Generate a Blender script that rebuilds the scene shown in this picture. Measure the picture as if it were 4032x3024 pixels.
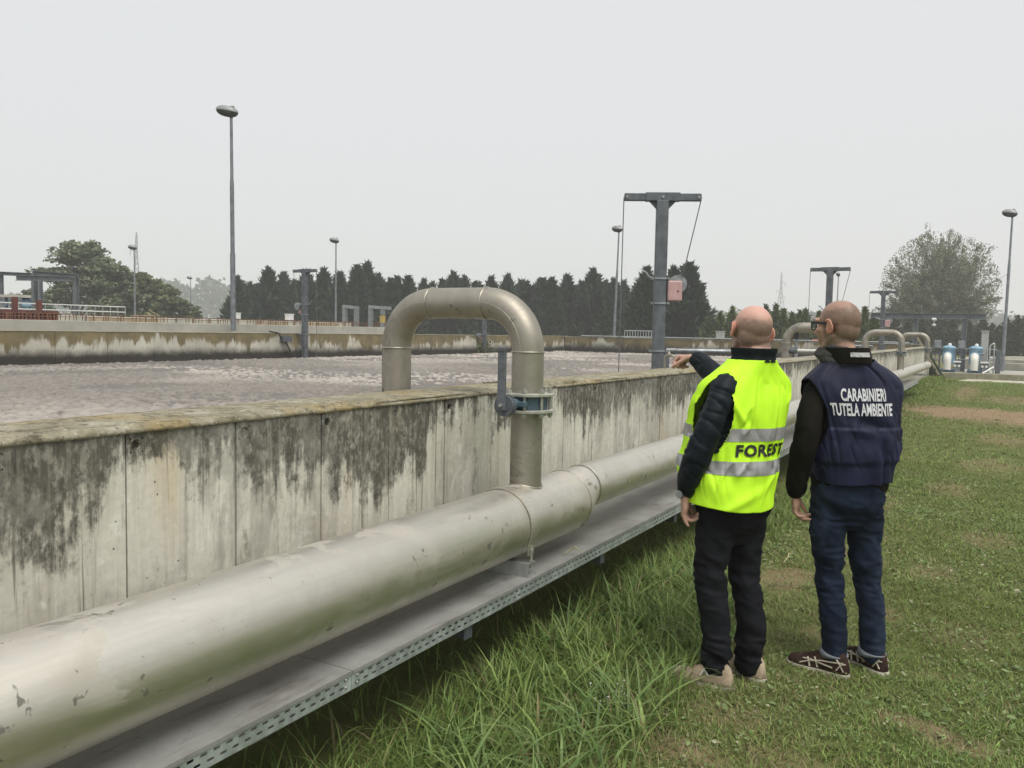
import bpy, bmesh, math, random
import numpy as np
from mathutils import Vector, Matrix, Euler

for o in list(bpy.data.objects): bpy.data.objects.remove(o)
random.seed(7); RNG = np.random.default_rng(7)
scene = bpy.context.scene
COL = scene.collection
rad = math.radians

# ------------------------------------------------------------------ camera
# world frame: Y runs along the near basin wall, X is square to it (lawn side +), Z up, metres
CAM_H, F_PX, YAW, PITCH, ROLL = 1.6, 3262.0, 30.25, -3.65, 1.09
def _axes():
    y, p, r = rad(YAW), rad(PITCH), rad(ROLL)
    f = np.array([-math.sin(y)*math.cos(p), math.cos(y)*math.cos(p), math.sin(p)])
    rt = np.array([math.cos(y), math.sin(y), 0.0]); up = np.cross(rt, f)
    return rt*math.cos(r)+up*math.sin(r), up*math.cos(r)-rt*math.sin(r), f
RT, UP, FW = _axes()
CPOS = np.array([0, 0, CAM_H])
cam_data = bpy.data.cameras.new('camera'); cam = bpy.data.objects.new('camera', cam_data); COL.objects.link(cam)
cam_data.sensor_width = 36; cam_data.lens = 36*F_PX/4032; cam_data.clip_start = 0.05; cam_data.clip_end = 6000
cam.matrix_world = Matrix(((RT[0], UP[0], -FW[0], 0), (RT[1], UP[1], -FW[1], 0), (RT[2], UP[2], -FW[2], CAM_H), (0, 0, 0, 1)))
scene.camera = cam
# survey helpers: a sighting from the camera station to a plane or a distance gives a world point
def sight(x, y): return RT*(x-2016)/F_PX - UP*(y-1512)/F_PX + FW
def on_x(x, y, X):
    d = sight(x, y); return CPOS + d*(X/d[0])
def on_y(x, y, Y):
    d = sight(x, y); return CPOS + d*(Y/d[1])
def on_z(x, y, Z):
    d = sight(x, y); return CPOS + d*((Z-CAM_H)/d[2])
def at(x, y, dep): return CPOS + sight(x, y)*dep

# ------------------------------------------------------------------ sky, sun, exposure
SUN_EL, SUN_AZ = 62.0, 125.0     # azimuth from +Y towards +X
world = bpy.data.worlds.new('World'); scene.world = world; world.use_nodes = True
nt = world.node_tree; nt.nodes.clear()
wo = nt.nodes.new('ShaderNodeOutputWorld'); bg = nt.nodes.new('ShaderNodeBackground')
sky = nt.nodes.new('ShaderNodeTexSky'); sky.sky_type = 'NISHITA'; sky.sun_disc = False
sky.sun_elevation = rad(SUN_EL); sky.sun_rotation = rad(SUN_AZ); sky.air_density = 1.0; sky.dust_density = 6.0; sky.ozone_density = 1.0
mx = nt.nodes.new('ShaderNodeMixRGB'); mx.blend_type = 'MIX'; mx.inputs[0].default_value = 0.93
mx.inputs[2].default_value = (5.64, 5.74, 5.83, 1)      # closed, even overcast layer
nt.links.new(sky.outputs[0], mx.inputs[1]); nt.links.new(mx.outputs[0], bg.inputs[0]); nt.links.new(bg.outputs[0], wo.inputs[0])
bg.inputs[1].default_value = 0.0755
sun_d = bpy.data.lights.new('sun', 'SUN'); sun = bpy.data.objects.new('sun', sun_d); COL.objects.link(sun)
sun_d.energy = 1.5; sun_d.angle = rad(35); sun_d.color = (1.0, 0.965, 0.90)
sd = Vector((math.sin(rad(SUN_AZ))*math.cos(rad(SUN_EL)), math.cos(rad(SUN_AZ))*math.cos(rad(SUN_EL)), math.sin(rad(SUN_EL))))
sun.rotation_euler = sd.to_track_quat('Z', 'Y').to_euler(); sun.location = sd*200
scene.view_settings.view_transform = 'Standard'; scene.view_settings.look = 'None'
scene.view_settings.exposure = 0.95; scene.view_settings.gamma = 1.0; scene.view_settings.use_curve_mapping = False
scene.render.engine = 'CYCLES'
scene.cycles.use_denoising = True; scene.cycles.max_bounces = 6; scene.cycles.diffuse_bounces = 3; scene.cycles.glossy_bounces = 3
scene.cycles.volume_bounces = 1; scene.cycles.transparent_max_bounces = 6

# ------------------------------------------------------------------ generic helpers
def link(o): COL.objects.link(o); return o
ORG = {}
def tag(o, label=None, cat=None, group=None, kind=None):
    if label: o['label'] = label
    if cat: o['category'] = cat
    if group: o['group'] = group
    if kind: o['kind'] = kind
    return o
def thing(name, label, cat, loc=(0, 0, 0), group=None, rz=0.0):
    o = bpy.data.objects.new(name, None); link(o); o.location = loc; o.rotation_euler = (0, 0, rz); o.empty_display_size = 0.2
    ORG[o] = Vector((0, 0, 0))
    return tag(o, label, cat, group)
def mesh_obj(name, me, mat=None, parent=None, smooth=False):
    o = bpy.data.objects.new(name, me); link(o)
    if mat is not None and not me.materials:
        me.materials.append(mat)
    if parent is not None: o.parent = parent
    if smooth: me.polygons.foreach_set('use_smooth', [True]*len(me.polygons))
    return o
def np_mesh(name, V, faces_list):
    """faces_list: list of int arrays (n,k)"""
    V = np.asarray(V, np.float32)
    me = bpy.data.meshes.new(name); me.vertices.add(len(V)); me.vertices.foreach_set('co', V.ravel())
    idx = np.concatenate([np.asarray(f, np.int32).ravel() for f in faces_list])
    cnt = np.concatenate([np.full(len(f), np.asarray(f).shape[1], np.int32) for f in faces_list])
    st = np.concatenate([[0], np.cumsum(cnt)[:-1]]).astype(np.int32)
    me.loops.add(len(idx)); me.loops.foreach_set('vertex_index', idx)
    me.polygons.add(len(cnt)); me.polygons.foreach_set('loop_start', st)
    me.update(calc_edges=True); me.validate(); return me
def vcol(me, cols):
    a = me.color_attributes.new('Col', 'FLOAT_COLOR', 'POINT')
    c = np.ones((len(me.vertices), 4), np.float32); c[:, :3] = cols; a.data.foreach_set('color', c.ravel())
def _h(i, j, k, s):
    n = (i*374761393 + j*668265263 + k*2147483647 + s*974634777) & 0xffffffff
    n = ((n ^ (n >> 13))*1274126177) & 0xffffffff
    return ((n ^ (n >> 16)) & 0xffff)/65535.0
def vnoise(x, y, z=0.0, seed=0):
    """smooth value noise 0..1, vectorised"""
    x, y, z = np.broadcast_arrays(np.asarray(x, float), np.asarray(y, float), np.asarray(z, float))
    i, j, k = np.floor(x).astype(np.int64), np.floor(y).astype(np.int64), np.floor(z).astype(np.int64)
    fx, fy, fz = x-i, y-j, z-k
    fx, fy, fz = fx*fx*(3-2*fx), fy*fy*(3-2*fy), fz*fz*(3-2*fz)
    r = 0
    for a in (0, 1):
        for b in (0, 1):
            for c in (0, 1):
                r = r + _h(i+a, j+b, k+c, seed)*(fx if a else 1-fx)*(fy if b else 1-fy)*(fz if c else 1-fz)
    return r
def smooth01(a, b, x):
    t = np.clip((x-a)/(b-a), 0, 1); return t*t*(3-2*t)

class MB:
    """collects polygons, builds ONE mesh object"""
    def __init__(s): s.v = []; s.f = []; s.sm = []
    def add(s, V, F, smooth=False):
        n = len(s.v); s.v += [tuple(map(float, p)) for p in V]; s.f += [tuple(i+n for i in f) for f in F]; s.sm += [smooth]*len(F); return s
    def box(s, x0, x1, y0, y1, z0, z1, bev=0.0):
        if x0 > x1: x0, x1 = x1, x0
        if y0 > y1: y0, y1 = y1, y0
        if z0 > z1: z0, z1 = z1, z0
        if bev <= 0:
            V = [(x, y, z) for z in (z0, z1) for y in (y0, y1) for x in (x0, x1)]
            return s.add(V, [(0, 2, 3, 1), (4, 5, 7, 6), (0, 1, 5, 4), (2, 6, 7, 3), (0, 4, 6, 2), (1, 3, 7, 5)])
        b = min(bev, (x1-x0)/2.01, (y1-y0)/2.01, (z1-z0)/2.01)
        def ring(z, i): return [(x0+i, y0+b, z), (x0+b, y0+i, z), (x1-b, y0+i, z), (x1-i, y0+b, z), (x1-i, y1-b, z), (x1-b, y1-i, z), (x0+b, y1-i, z), (x0+i, y1-b, z)]
        V = ring(z0, b) + ring(z0+b, 0) + ring(z1-b, 0) + ring(z1, b)
        Fc = [tuple(range(7, -1, -1)), tuple(range(24, 32))]
        for k in range(3):
            for i in range(8):
                j = (i+1) % 8; Fc.append((k*8+i, k*8+j, k*8+8+j, k*8+8+i))
        return s.add(V, Fc)
    def obox(s, c, ux, uy, uz, hx, hy, hz):
        c, ux, uy, uz = map(Vector, (c, ux, uy, uz))
        V = [c+ux*(hx*a)+uy*(hy*b)+uz*(hz*d) for d in (-1, 1) for b in (-1, 1) for a in (-1, 1)]
        return s.add(V, [(0, 2, 3, 1), (4, 5, 7, 6), (0, 1, 5, 4), (2, 6, 7, 3), (0, 4, 6, 2), (1, 3, 7, 5)])
    def beam(s, p0, p1, w, h, up=(0, 0, 1)):
        p0, p1 = Vector(p0), Vector(p1); d = (p1-p0); L = d.length; d.normalize(); up = Vector(up)
        sx = d.cross(up)
        if sx.length < 1e-4: sx = d.cross(Vector((1, 0, 0)))
        sx.normalize(); uz = sx.cross(d)
        return s.obox((p0+p1)/2, sx, d, uz, w/2, L/2, h/2)
    def ibeam(s, p0, p1, w, h, t=0.012, up=(0, 0, 1)):
        p0, p1 = Vector(p0), Vector(p1); d = (p1-p0); L = d.length; d.normalize(); up = Vector(up)
        sx = d.cross(up); sx.normalize(); uz = sx.cross(d); c = (p0+p1)/2
        s.obox(c, sx, d, uz, t/2, L/2, h/2-t); s.obox(c+uz*(h/2-t/2), sx, d, uz, w/2, L/2, t/2); s.obox(c-uz*(h/2-t/2), sx, d, uz, w/2, L/2, t/2); return s
    def tube(s, pts, r, n=10, cap=True, smooth=True, closed=False):
        P = [Vector(p) for p in pts]; m = len(P)
        R = list(r) if hasattr(r, '__len__') else [r]*m
        T = []
        for i in range(m):
            a = P[(i-1) % m] if (closed or i > 0) else P[i]; b = P[(i+1) % m] if (closed or i < m-1) else P[i]
            t = (b-a); t.normalize(); T.append(t)
        ref = Vector((0, 0, 1)) if abs(T[0].z) < 0.9 else Vector((1, 0, 0))
        N = T[0].cross(ref); N.normalize(); V = []
        for i in range(m):
            N = N - T[i]*N.dot(T[i]); N.normalize(); B = T[i].cross(N)
            for k in range(n):
                a = 2*math.pi*k/n; V.append(P[i]+(N*math.cos(a)+B*math.sin(a))*R[i])
        Fc = []
        for i in range(m if closed else m-1):
            i2 = (i+1) % m
            for k in range(n):
                k2 = (k+1) % n; Fc.append((i*n+k, i2*n+k, i2*n+k2, i*n+k2)[::-1])
        s.add(V, Fc, smooth)
        if cap and not closed:
            s.add(V[:n], [tuple(range(n))]); s.add(V[-n:], [tuple(range(n-1, -1, -1))])
        return s
    def disc(s, c, ax, r, th, n=24, smooth=False):
        c, ax = Vector(c), Vector(ax).normalized(); return s.tube([c-ax*th/2, c+ax*th/2], r, n, True, smooth)
    def lathe(s, prof, c=(0, 0, 0), n=16, smooth=True):
        cx, cy, cz = c; V = []; Fc = []; m = len(prof)
        for r, z in prof:
            for k in range(n):
                a = 2*math.pi*k/n; V.append((cx+r*math.cos(a), cy+r*math.sin(a), cz+z))
        for i in range(m-1):
            for k in range(n):
                k2 = (k+1) % n; Fc.append((i*n+k, i*n+k2, (i+1)*n+k2, (i+1)*n+k))
        s.add(V, Fc, smooth); s.add(V[:n], [tuple(range(n-1, -1, -1))]); s.add(V[-n:], [tuple(range(n))]); return s
    def prism(s, poly, axis, a0, a1):
        """poly in the two other axes; axis 0/1/2"""
        def P(u, v, a): return ((a, u, v), (u, a, v), (u, v, a))[axis]
        n = len(poly); V = [P(u, v, a0) for u, v in poly]+[P(u, v, a1) for u, v in poly]
        Fc = [tuple(range(n-1, -1, -1)), tuple(range(n, 2*n))]+[(i, (i+1) % n, n+(i+1) % n, n+i) for i in range(n)]
        return s.add(V, Fc)
    def mesh(s, name, org=(0, 0, 0)):
        me = bpy.data.meshes.new(name); ox, oy, oz = org
        me.from_pydata([(x-ox, y-oy, z-oz) for x, y, z in s.v], [], s.f); me.update()
        me.polygons.foreach_set('use_smooth', s.sm); return me
    def build(s, name, mat, parent=None, org=(0, 0, 0)):
        bmx = s.mesh(name, org); b = bmesh.new(); b.from_mesh(bmx); bmesh.ops.recalc_face_normals(b, faces=b.faces); b.to_mesh(bmx); b.free()
        return mesh_obj(name, bmx, mat, parent)
def copy_tree(o, parent=None):
    c = o.copy(); link(c); c.parent = parent
    for k in ('label', 'category', 'group'):
        pass
    for ch in [x for x in list(COL.objects) if x.parent == o]: copy_tree(ch, c)
    return c

# ------------------------------------------------------------------ materials
class NT:
    def __init__(s, name):
        s.m = bpy.data.materials.new(name); s.m.use_nodes = True; s.t = s.m.node_tree; s.t.nodes.clear()
        s.out = s.t.nodes.new('ShaderNodeOutputMaterial'); s.b = s.n('ShaderNodeBsdfPrincipled'); s.l(s.b.outputs[0], s.out.inputs[0])
    def n(s, t, **k):
        x = s.t.nodes.new(t)
        for a, v in k.items(): setattr(x, a, v)
        return x
    def l(s, a, b): s.t.links.new(a, b)
    def put(s, sock, v):
        if hasattr(v, 'is_output') or isinstance(v, bpy.types.NodeSocket): s.l(v, sock)
        elif isinstance(v, (tuple, list)) and sock.type == 'RGBA': sock.default_value = (*v[:3], 1)
        else: sock.default_value = v
    def pos(s): return s.n('ShaderNodeNewGeometry').outputs['Position']
    def obj(s): return s.n('ShaderNodeTexCoord').outputs['Object']
    def map(s, v, scale=(1, 1, 1), loc=(0, 0, 0), rot=(0, 0, 0)):
        x = s.n('ShaderNodeMapping'); s.l(v, x.inputs[0]); x.inputs[1].default_value = loc; x.inputs[2].default_value = rot; x.inputs[3].default_value = scale; return x.outputs[0]
    def noise(s, v, scale=5, detail=4, rough=.55, dist=0.0):
        x = s.n('ShaderNodeTexNoise'); s.l(v, x.inputs['Vector']); x.inputs['Scale'].default_value = scale; x.inputs['Detail'].default_value = detail
        x.inputs['Roughness'].default_value = rough; x.inputs['Distortion'].default_value = dist; return x.outputs[0]
    def voro(s, v, scale=5, feature='F1'):
        x = s.n('ShaderNodeTexVoronoi', feature=feature); s.l(v, x.inputs['Vector']); x.inputs['Scale'].default_value = scale; return x.outputs[0]
    def wave(s, v, scale=5, dist=0, bands='X'):
        x = s.n('ShaderNodeTexWave', bands_direction=bands); s.l(v, x.inputs[0]); x.inputs['Scale'].default_value = scale; x.inputs['Distortion'].default_value = dist; return x.outputs[1]
    def sep(s, v): x = s.n('ShaderNodeSeparateXYZ'); s.l(v, x.inputs[0]); return x.outputs
    def math(s, op, a, b=0.0, c=0.0, clamp=False):
        x = s.n('ShaderNodeMath', operation=op, use_clamp=clamp)
        for i, v in enumerate((a, b, c)):
            if i < len(x.inputs): s.put(x.inputs[i], v)
        return x.outputs[0]
    def rng(s, v, a, b, c=0.0, d=1.0, smooth=True):
        x = s.n('ShaderNodeMapRange', interpolation_type='SMOOTHSTEP' if smooth else 'LINEAR'); s.put(x.inputs[0], v)
        for i, q in enumerate((a, b, c, d)): x.inputs[i+1].default_value = q
        return x.outputs[0]
    def ramp(s, v, stops):
        x = s.n('ShaderNodeValToRGB'); s.put(x.inputs[0], v); e = x.color_ramp.elements
        while len(e) > 1: e.remove(e[-1])
        for i, (p, c) in enumerate(stops):
            k = e[0] if i == 0 else e.new(p)
            k.position = p; k.color = (*c[:3], 1) if isinstance(c, (tuple, list)) else (c, c, c, 1)
        return x.outputs[0]
    def mix(s, f, a, b, mode='MIX'):
        x = s.n('ShaderNodeMixRGB', blend_type=mode); s.put(x.inputs[0], f); s.put(x.inputs[1], a); s.put(x.inputs[2], b); return x.outputs[0]
    def bump(s, h, strength=.3, dist=.01, normal=None):
        x = s.n('ShaderNodeBump'); s.l(h, x.inputs['Height']); x.inputs['Strength'].default_value = strength; x.inputs['Distance'].default_value = dist
        if normal is not None: s.l(normal, x.inputs['Normal'])
        return x.outputs[0]
    def done(s, col, rough=.7, metal=0.0, nrm=None, spec=None, sub=None):
        s.put(s.b.inputs['Base Color'], col); s.put(s.b.inputs['Roughness'], rough); s.put(s.b.inputs['Metallic'], metal)
        if nrm is not None: s.l(nrm, s.b.inputs['Normal'])
        if spec is not None: s.b.inputs['Specular IOR Level'].default_value = spec
        return s.m
def simple(name, col, rough=.6, metal=0.0, var=.25, scale=6.0, bump=.15, bscale=60, bdist=.004, tint=None, spec=None):
    t = NT(name); v = t.obj(); n1 = t.noise(v, scale, 5)
    dark = tuple(c*(1-var) for c in col); lite = tuple(min(1, c*(1+var)) for c in (tint or col))
    c = t.ramp(n1, [(.3, dark), (.7, lite)])
    r = t.rng(t.noise(v, scale*2.3, 3), .3, .7, max(.05, rough-.1), min(1, rough+.1))
    return t.done(c, r, metal, t.bump(t.noise(v, bscale, 3), bump, bdist), spec)

def mat_concrete_near():
    t = NT('concrete_stained'); p = t.pos(); x, y, z = t.sep(p)[:3]
    big = t.noise(p, 1.7, 5, .6); fine = t.noise(p, 38, 4, .65)
    streak = t.noise(t.map(p, (1, 16, 1.1)), 1.0, 5, .62, .4); streak2 = t.noise(t.map(p, (1, 34, .8), (0, 3, 5)), 1.0, 4, .6)
    base = t.ramp(big, [(.25, (.47, .445, .37)), (.5, (.61, .59, .505)), (.75, (.74, .725, .65))])
    base = t.mix(t.rng(streak, .45, .72, 0, .55), base, (.36, .33, .265))
    base = t.mix(t.rng(t.noise(t.map(p, (1, 3.2, .55), (0, 9, 0)), 1.0, 3), .58, .72, 0, .55), base, (.56, .46, .29))   # ochre runs
    base = t.mix(t.rng(t.noise(p, 5.5, 6, .7), .60, .66, 0, .6), base, (.74, .74, .68))                                  # lime bloom
    # dark biofilm: how far it hangs below the cap along the wall (m, by position)
    hang = t.ramp(t.math('MULTIPLY', t.math('ADD', y, 1.0), 1/12.0),
                  [(0.0, .45), (.195, .44), (.21, .34), (.222, .12), (.235, .16), (.262, .26), (.275, .30), (.30, .30), (.33, .44), (.355, .34), (.366, .10), (.42, .16), (.47, .14), (.52, .34), (.56, .2), (.64, .30), (.75, .25), (1.0, .18)])
    below = t.math('SUBTRACT', 1.262, z)
    wob = t.math('ADD', t.math('MULTIPLY', t.math('SUBTRACT', streak, .5), .62), t.math('MULTIPLY', t.math('SUBTRACT', t.noise(p, 4.2, 5, .7), .5), .55))
    e = t.math('SUBTRACT', t.math('ADD', hang, wob), below)
    e = t.math('ADD', e, t.math('MULTIPLY', t.math('SUBTRACT', t.noise(t.map(p, (1, 1, .55)), 26, 5, .75), .5), .34))
    mask = t.rng(e, -.04, .10, 0, 1)
    mask = t.math('MULTIPLY', mask, t.rng(t.noise(t.map(p, (1, 1, .6)), 34, 4, .75), .28, .56, .52, 1.0))
    darkc = t.ramp(t.noise(p, 9, 5, .7), [(.3, (.022, .021, .018)), (.6, (.066, .062, .050)), (.8, (.14, .128, .10))])
    base = t.mix(t.math('MULTIPLY', mask, .93), base, darkc)
    # thin dark drip lines reaching lower
    drip = t.math('MULTIPLY', t.rng(streak2, .60, .70), t.rng(t.math('SUBTRACT', t.math('ADD', hang, .42), below), -.1, .25))
    base = t.mix(t.math('MULTIPLY', drip, .75), base, (.085, .08, .062))
    patch = t.math('MULTIPLY', t.rng(t.noise(t.map(p, (1, 5.5, 1.6), (0, 4, 2)), 1.0, 5, .7, .6), .60, .68), t.rng(t.noise(p, 30, 4, .7), .35, .6)); base = t.mix(t.math('MULTIPLY', patch, .6), base, (.15, .14, .105))
    # dull grey-brown tint, stronger towards the foot of the panels
    base = t.mix(t.rng(t.math('SUBTRACT', .32, z), -.1, .25, 0, .55), base, (.23, .21, .16))
    pit = t.rng(t.voro(t.map(p, (1, 1, .8)), 24), .03, .11, 1, 0)
    pit = t.math('MULTIPLY', pit, t.rng(t.noise(p, 3.3, 2), .47, .58))
    base = t.mix(pit, base, (.07, .06, .045))
    grey = t.math('MULTIPLY', t.rng(t.noise(t.map(p, (1, 2.6, 1.5), (0, 1, 7)), 1.0, 6, .7, .4), .50, .58), t.rng(t.noise(p, 13, 5, .75), .36, .58, .35, 1)); base = t.mix(t.math('MULTIPLY', grey, .55), base, (.30, .29, .255))
    base = t.mix(t.rng(t.noise(t.map(p, (1, 50, 1.5)), 1.0, 3, .6), .52, .75, 0, .4), base, (.33, .31, .25))
    base = t.mix(t.rng(fine, .35, .65, 0, .28), base, t.mix(.5, base, (.20, .19, .16)))
    h = t.math('SUBTRACT', t.math('ADD', t.math('MULTIPLY', fine, .5), t.math('MULTIPLY', t.noise(p, 90, 2), .35)), t.math('MULTIPLY', pit, 2.5))
    return t.done(base, .92, 0, t.bump(h, .30, .006), spec=.25)
def mat_cap():
    t = NT('lichen_concrete'); p = t.pos()
    n = t.noise(p, 7, 6, .7)
    c = t.ramp(n, [(.28, (.13, .118, .085)), (.42, (.24, .218, .15)), (.55, (.33, .305, .22)), (.72, (.46, .44, .36))])
    c = t.mix(t.rng(t.noise(p, 3.1, 4, .6), .50, .68, 0, .60), c, (.34, .25, .105))
    c = t.mix(t.rng(t.noise(p, 21, 5, .8), .50, .62, 0, .75), c, (.085, .075, .052))
    c = t.mix(t.rng(t.noise(p, 60, 3, .7), .62, .7, 0, .8), c, (.66, .63, .53))
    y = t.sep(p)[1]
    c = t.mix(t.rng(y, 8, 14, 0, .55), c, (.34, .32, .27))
    h = t.math('ADD', t.noise(p, 70, 5, .75), t.noise(p, 22, 4))
    return t.done(c, .95, 0, t.bump(h, .9, .010), spec=.2)
def mat_concrete_far(name='concrete_waterline', z0=.60, dark=0.0):
    t = NT(name); p = t.pos(); z = t.sep(p)[2]
    big = t.noise(p, .8, 4); streak = t.noise(t.map(p, (2.6, 2.6, .7)), 1.0, 5, .65, .5); st2 = t.noise(t.map(p, (7, 7, .6)), 1.0, 4, .6)
    base = t.ramp(big, [(.3, (.42, .40, .33)), (.7, (.62, .60, .52))])
    h = t.math('SUBTRACT', z, z0)
    wob = t.math('ADD', t.math('MULTIPLY', t.math('SUBTRACT', streak, .5), 1.25), t.math('MULTIPLY', t.math('SUBTRACT', st2, .5), .45))
    low = t.math('MULTIPLY', t.math('SUBTRACT', t.noise(t.map(p, (.55, .55, .3)), 1.0, 3, .6), .5), 1.5)
    brown = t.rng(t.math('ADD', t.math('ADD', t.math('SUBTRACT', h, .40), low), wob), -.06, .12)
    bc = t.ramp(t.noise(p, 2.2, 5, .65), [(.3, (.10, .083, .045)), (.55, (.185, .145, .065)), (.75, (.25, .20, .10))])
    base = t.mix(t.math('MULTIPLY', brown, .92), base, bc)
    blk = t.rng(t.math('ADD', h, t.math('MULTIPLY', t.math('SUBTRACT', t.noise(p, 3.4, 5, .7), .5), .26)), .14, .44+dark, 1, 0)
    base = t.mix(t.math('MULTIPLY', blk, .97), base, (.030, .027, .024))
    base = t.mix(t.rng(t.noise(p, 14, 4, .7), .5, .75, 0, .35), base, (.10, .09, .07))
    return t.done(base, .92, 0, t.bump(t.noise(p, 30, 4), .4, .01), spec=.2)
HZ_ST = .62
def mat_steel(name, base, rough, stain=.35, metal=1.0, mottled=True):
    t = NT(name); p = t.pos()
    n = t.noise(p, 5.0, 6, .62, 1.2); n2 = t.noise(t.map(p, (9, 1.6, 9)), 1.0, 5, .6, .8)
    z = t.sep(p)[2]
    lines = t.noise(t.map(p, (60, .7, 60)), 1.0, 3, .6); patch = t.noise(t.map(p, (3.2, 2.0, 3.2)), 1.0, 6, .66, .5); spot = t.noise(p, 16, 3, .6, .3)
    c = t.mix(t.rng(n, .38, .62, 0, .6), tuple(k*(1-stain*.5) for k in base), base)
    c = t.mix(t.rng(lines, .45, .7, 0, .28), c, tuple(k*.72 for k in base))
    chalk = t.math('MULTIPLY', t.rng(patch, .515, .545), t.math('MULTIPLY', t.rng(t.noise(p, 1.3, 3), .44, .54), t.rng(z, HZ_ST, HZ_ST+.07))) if mottled else t.rng(patch, .6, .7)
    c = t.mix(t.math('MULTIPLY', chalk, stain*1.9), c, (base[0]*.47, base[1]*.455, base[2]*.44))
    dirt = t.math('MULTIPLY', t.rng(spot, .64, .68), t.rng(n2, .48, .56)); c = t.mix(t.math('MULTIPLY', dirt, .75), c, (.075, .07, .055))
    r = t.math('ADD', t.rng(n, .35, .65, rough+.06, rough-.03), t.math('MULTIPLY', chalk, .22)); r = t.math('ADD', r, t.rng(n2, .5, .7, 0, .10))
    m = t.math('MULTIPLY', t.math('SUBTRACT', 1.0, t.math('MULTIPLY', t.math('MAXIMUM', chalk, dirt), .45)), metal) if mottled else metal
    return t.done(c, r, m, t.bump(t.noise(t.map(p, (40, 6, 40)), 1.0, 3), .06, .003))
def mat_galv(name='galvanised_steel', base=(.30, .32, .335), rough=.5, metal=.75, flake=14):
    t = NT(name); v = t.obj()
    c = t.ramp(t.voro(t.map(v, (1, 1, .6)), flake), [(0, tuple(k*.72 for k in base)), (.5, base), (1, tuple(k*1.3 for k in base))])
    c = t.mix(t.rng(t.noise(v, 4, 5, .65), .45, .7, 0, .6), c, tuple(k*.62 for k in base))
    return t.done(c, t.rng(t.noise(v, 6, 3), .3, .7, rough-.08, rough+.15), metal, t.bump(t.noise(v, 40, 3), .08, .003))
def mat_attr(name, rough=.65, trans=.25, mul=1.0):
    t = NT(name); a = t.n('ShaderNodeAttribute', attribute_name='Col')
    c = t.mix(1.0, a.outputs[0], (mul, mul, mul), 'MULTIPLY')
    t.done(c, rough, 0, spec=.3)
    tr = t.n('ShaderNodeBsdfTranslucent'); t.l(c, tr.inputs[0]); m = t.n('ShaderNodeMixShader'); m.inputs[0].default_value = trans
    t.l(t.b.outputs[0], m.inputs[1]); t.l(tr.outputs[0], m.inputs[2]); t.l(m.outputs[0], t.out.inputs[0]); return t.m
M_CONC = mat_concrete_near(); M_CAP = mat_cap(); M_FAR = mat_concrete_far(); M_END = mat_concrete_far('concrete_end_wall', .60, .22)
M_GREYC = simple('plain_concrete', (.34, .33, .29), .9, 0, .22, 1.3, .3, 40, .006)
M_PALEC = simple('pale_concrete', (.46, .44, .38), .9, 0, .25, 1.1, .3, 40, .006)
M_JOINT = simple('dark_joint_concrete', (.20, .18, .14), .95, 0, .3, 5)  # wall core's own dark colour, seen in the panel joints
M_GALV = mat_galv(); M_GALV_D = mat_galv('weathered_galvanised_post', (.125, .138, .150), .55, .45, 11)
M_GALV_L = mat_galv('bright_galvanised_sheet', (.50, .52, .52), .42, .8, 20)
M_RUST = simple('rusty_rebar', (.16, .085, .05), .9, 0, .35, 20)
M_WHITE = simple('white_paint', (.72, .72, .70), .5, 0, .08, 3)
M_BLACK = simple('black_plastic', (.018, .018, .02), .45, 0, .2, 10)

# ---------------- ground sheet
BARE = [(-.55, 20.6, 1.5, 1.9, .92), (1.2, 20.2, 2.2, 2.2, .92), (-1.2, 20.3, .8, 1.2, .5), (-.72, 2.82, .24, .15, .75), (-.95, 3.02, .16, .12, .6), (-1.16, 5.6, .22, .34, .62), (-.22, 3.75, .17, .10, .6),
        (-.05, 3.68, .17, .09, .5), (.05, 12.0, .5, .9, .35), (-.7, 29.0, .35, 4.5, .55), (-.88, 3.4, .18, .12, .35), (.5, 26, .9, 2.2, .5), (-.62, 3.15, .2, .1, .35), (-.12, 5.0, .18, .2, .3), (-.5, 5.2, .12, .14, .4), (-.3, 6.3, .16, .3, .4), (-.85, 6.6, .14, .3, .45), (.02, 7.6, .2, .35, .4), (-.9, 8.8, .2, .5, .4), (-.35, 10.0, .25, .6, .4), (-1.0, 2.72, .14, .08, .55), (-.45, 2.95, .14, .07, .5), (-.3, 3.2, .10, .06, .5), (-.75, 4.6, .10, .12, .4), (-.2, 4.35, .10, .08, .4), (.15, 15.5, .4, 1.0, .45)]
def bare_at(x, y):
    b = np.zeros_like(x)
    nz = vnoise(x*3.1, y*3.1, 0, 5)*.7+vnoise(x*9, y*9, 0, 6)*.5-.6
    for cx, cy, rx, ry, k in BARE:
        d = np.sqrt(((x-cx)/rx)**2+((y-cy)/ry)**2)
        b = np.maximum(b, k*smooth01(1.25, .55, d+nz*.9))
    return b
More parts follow.
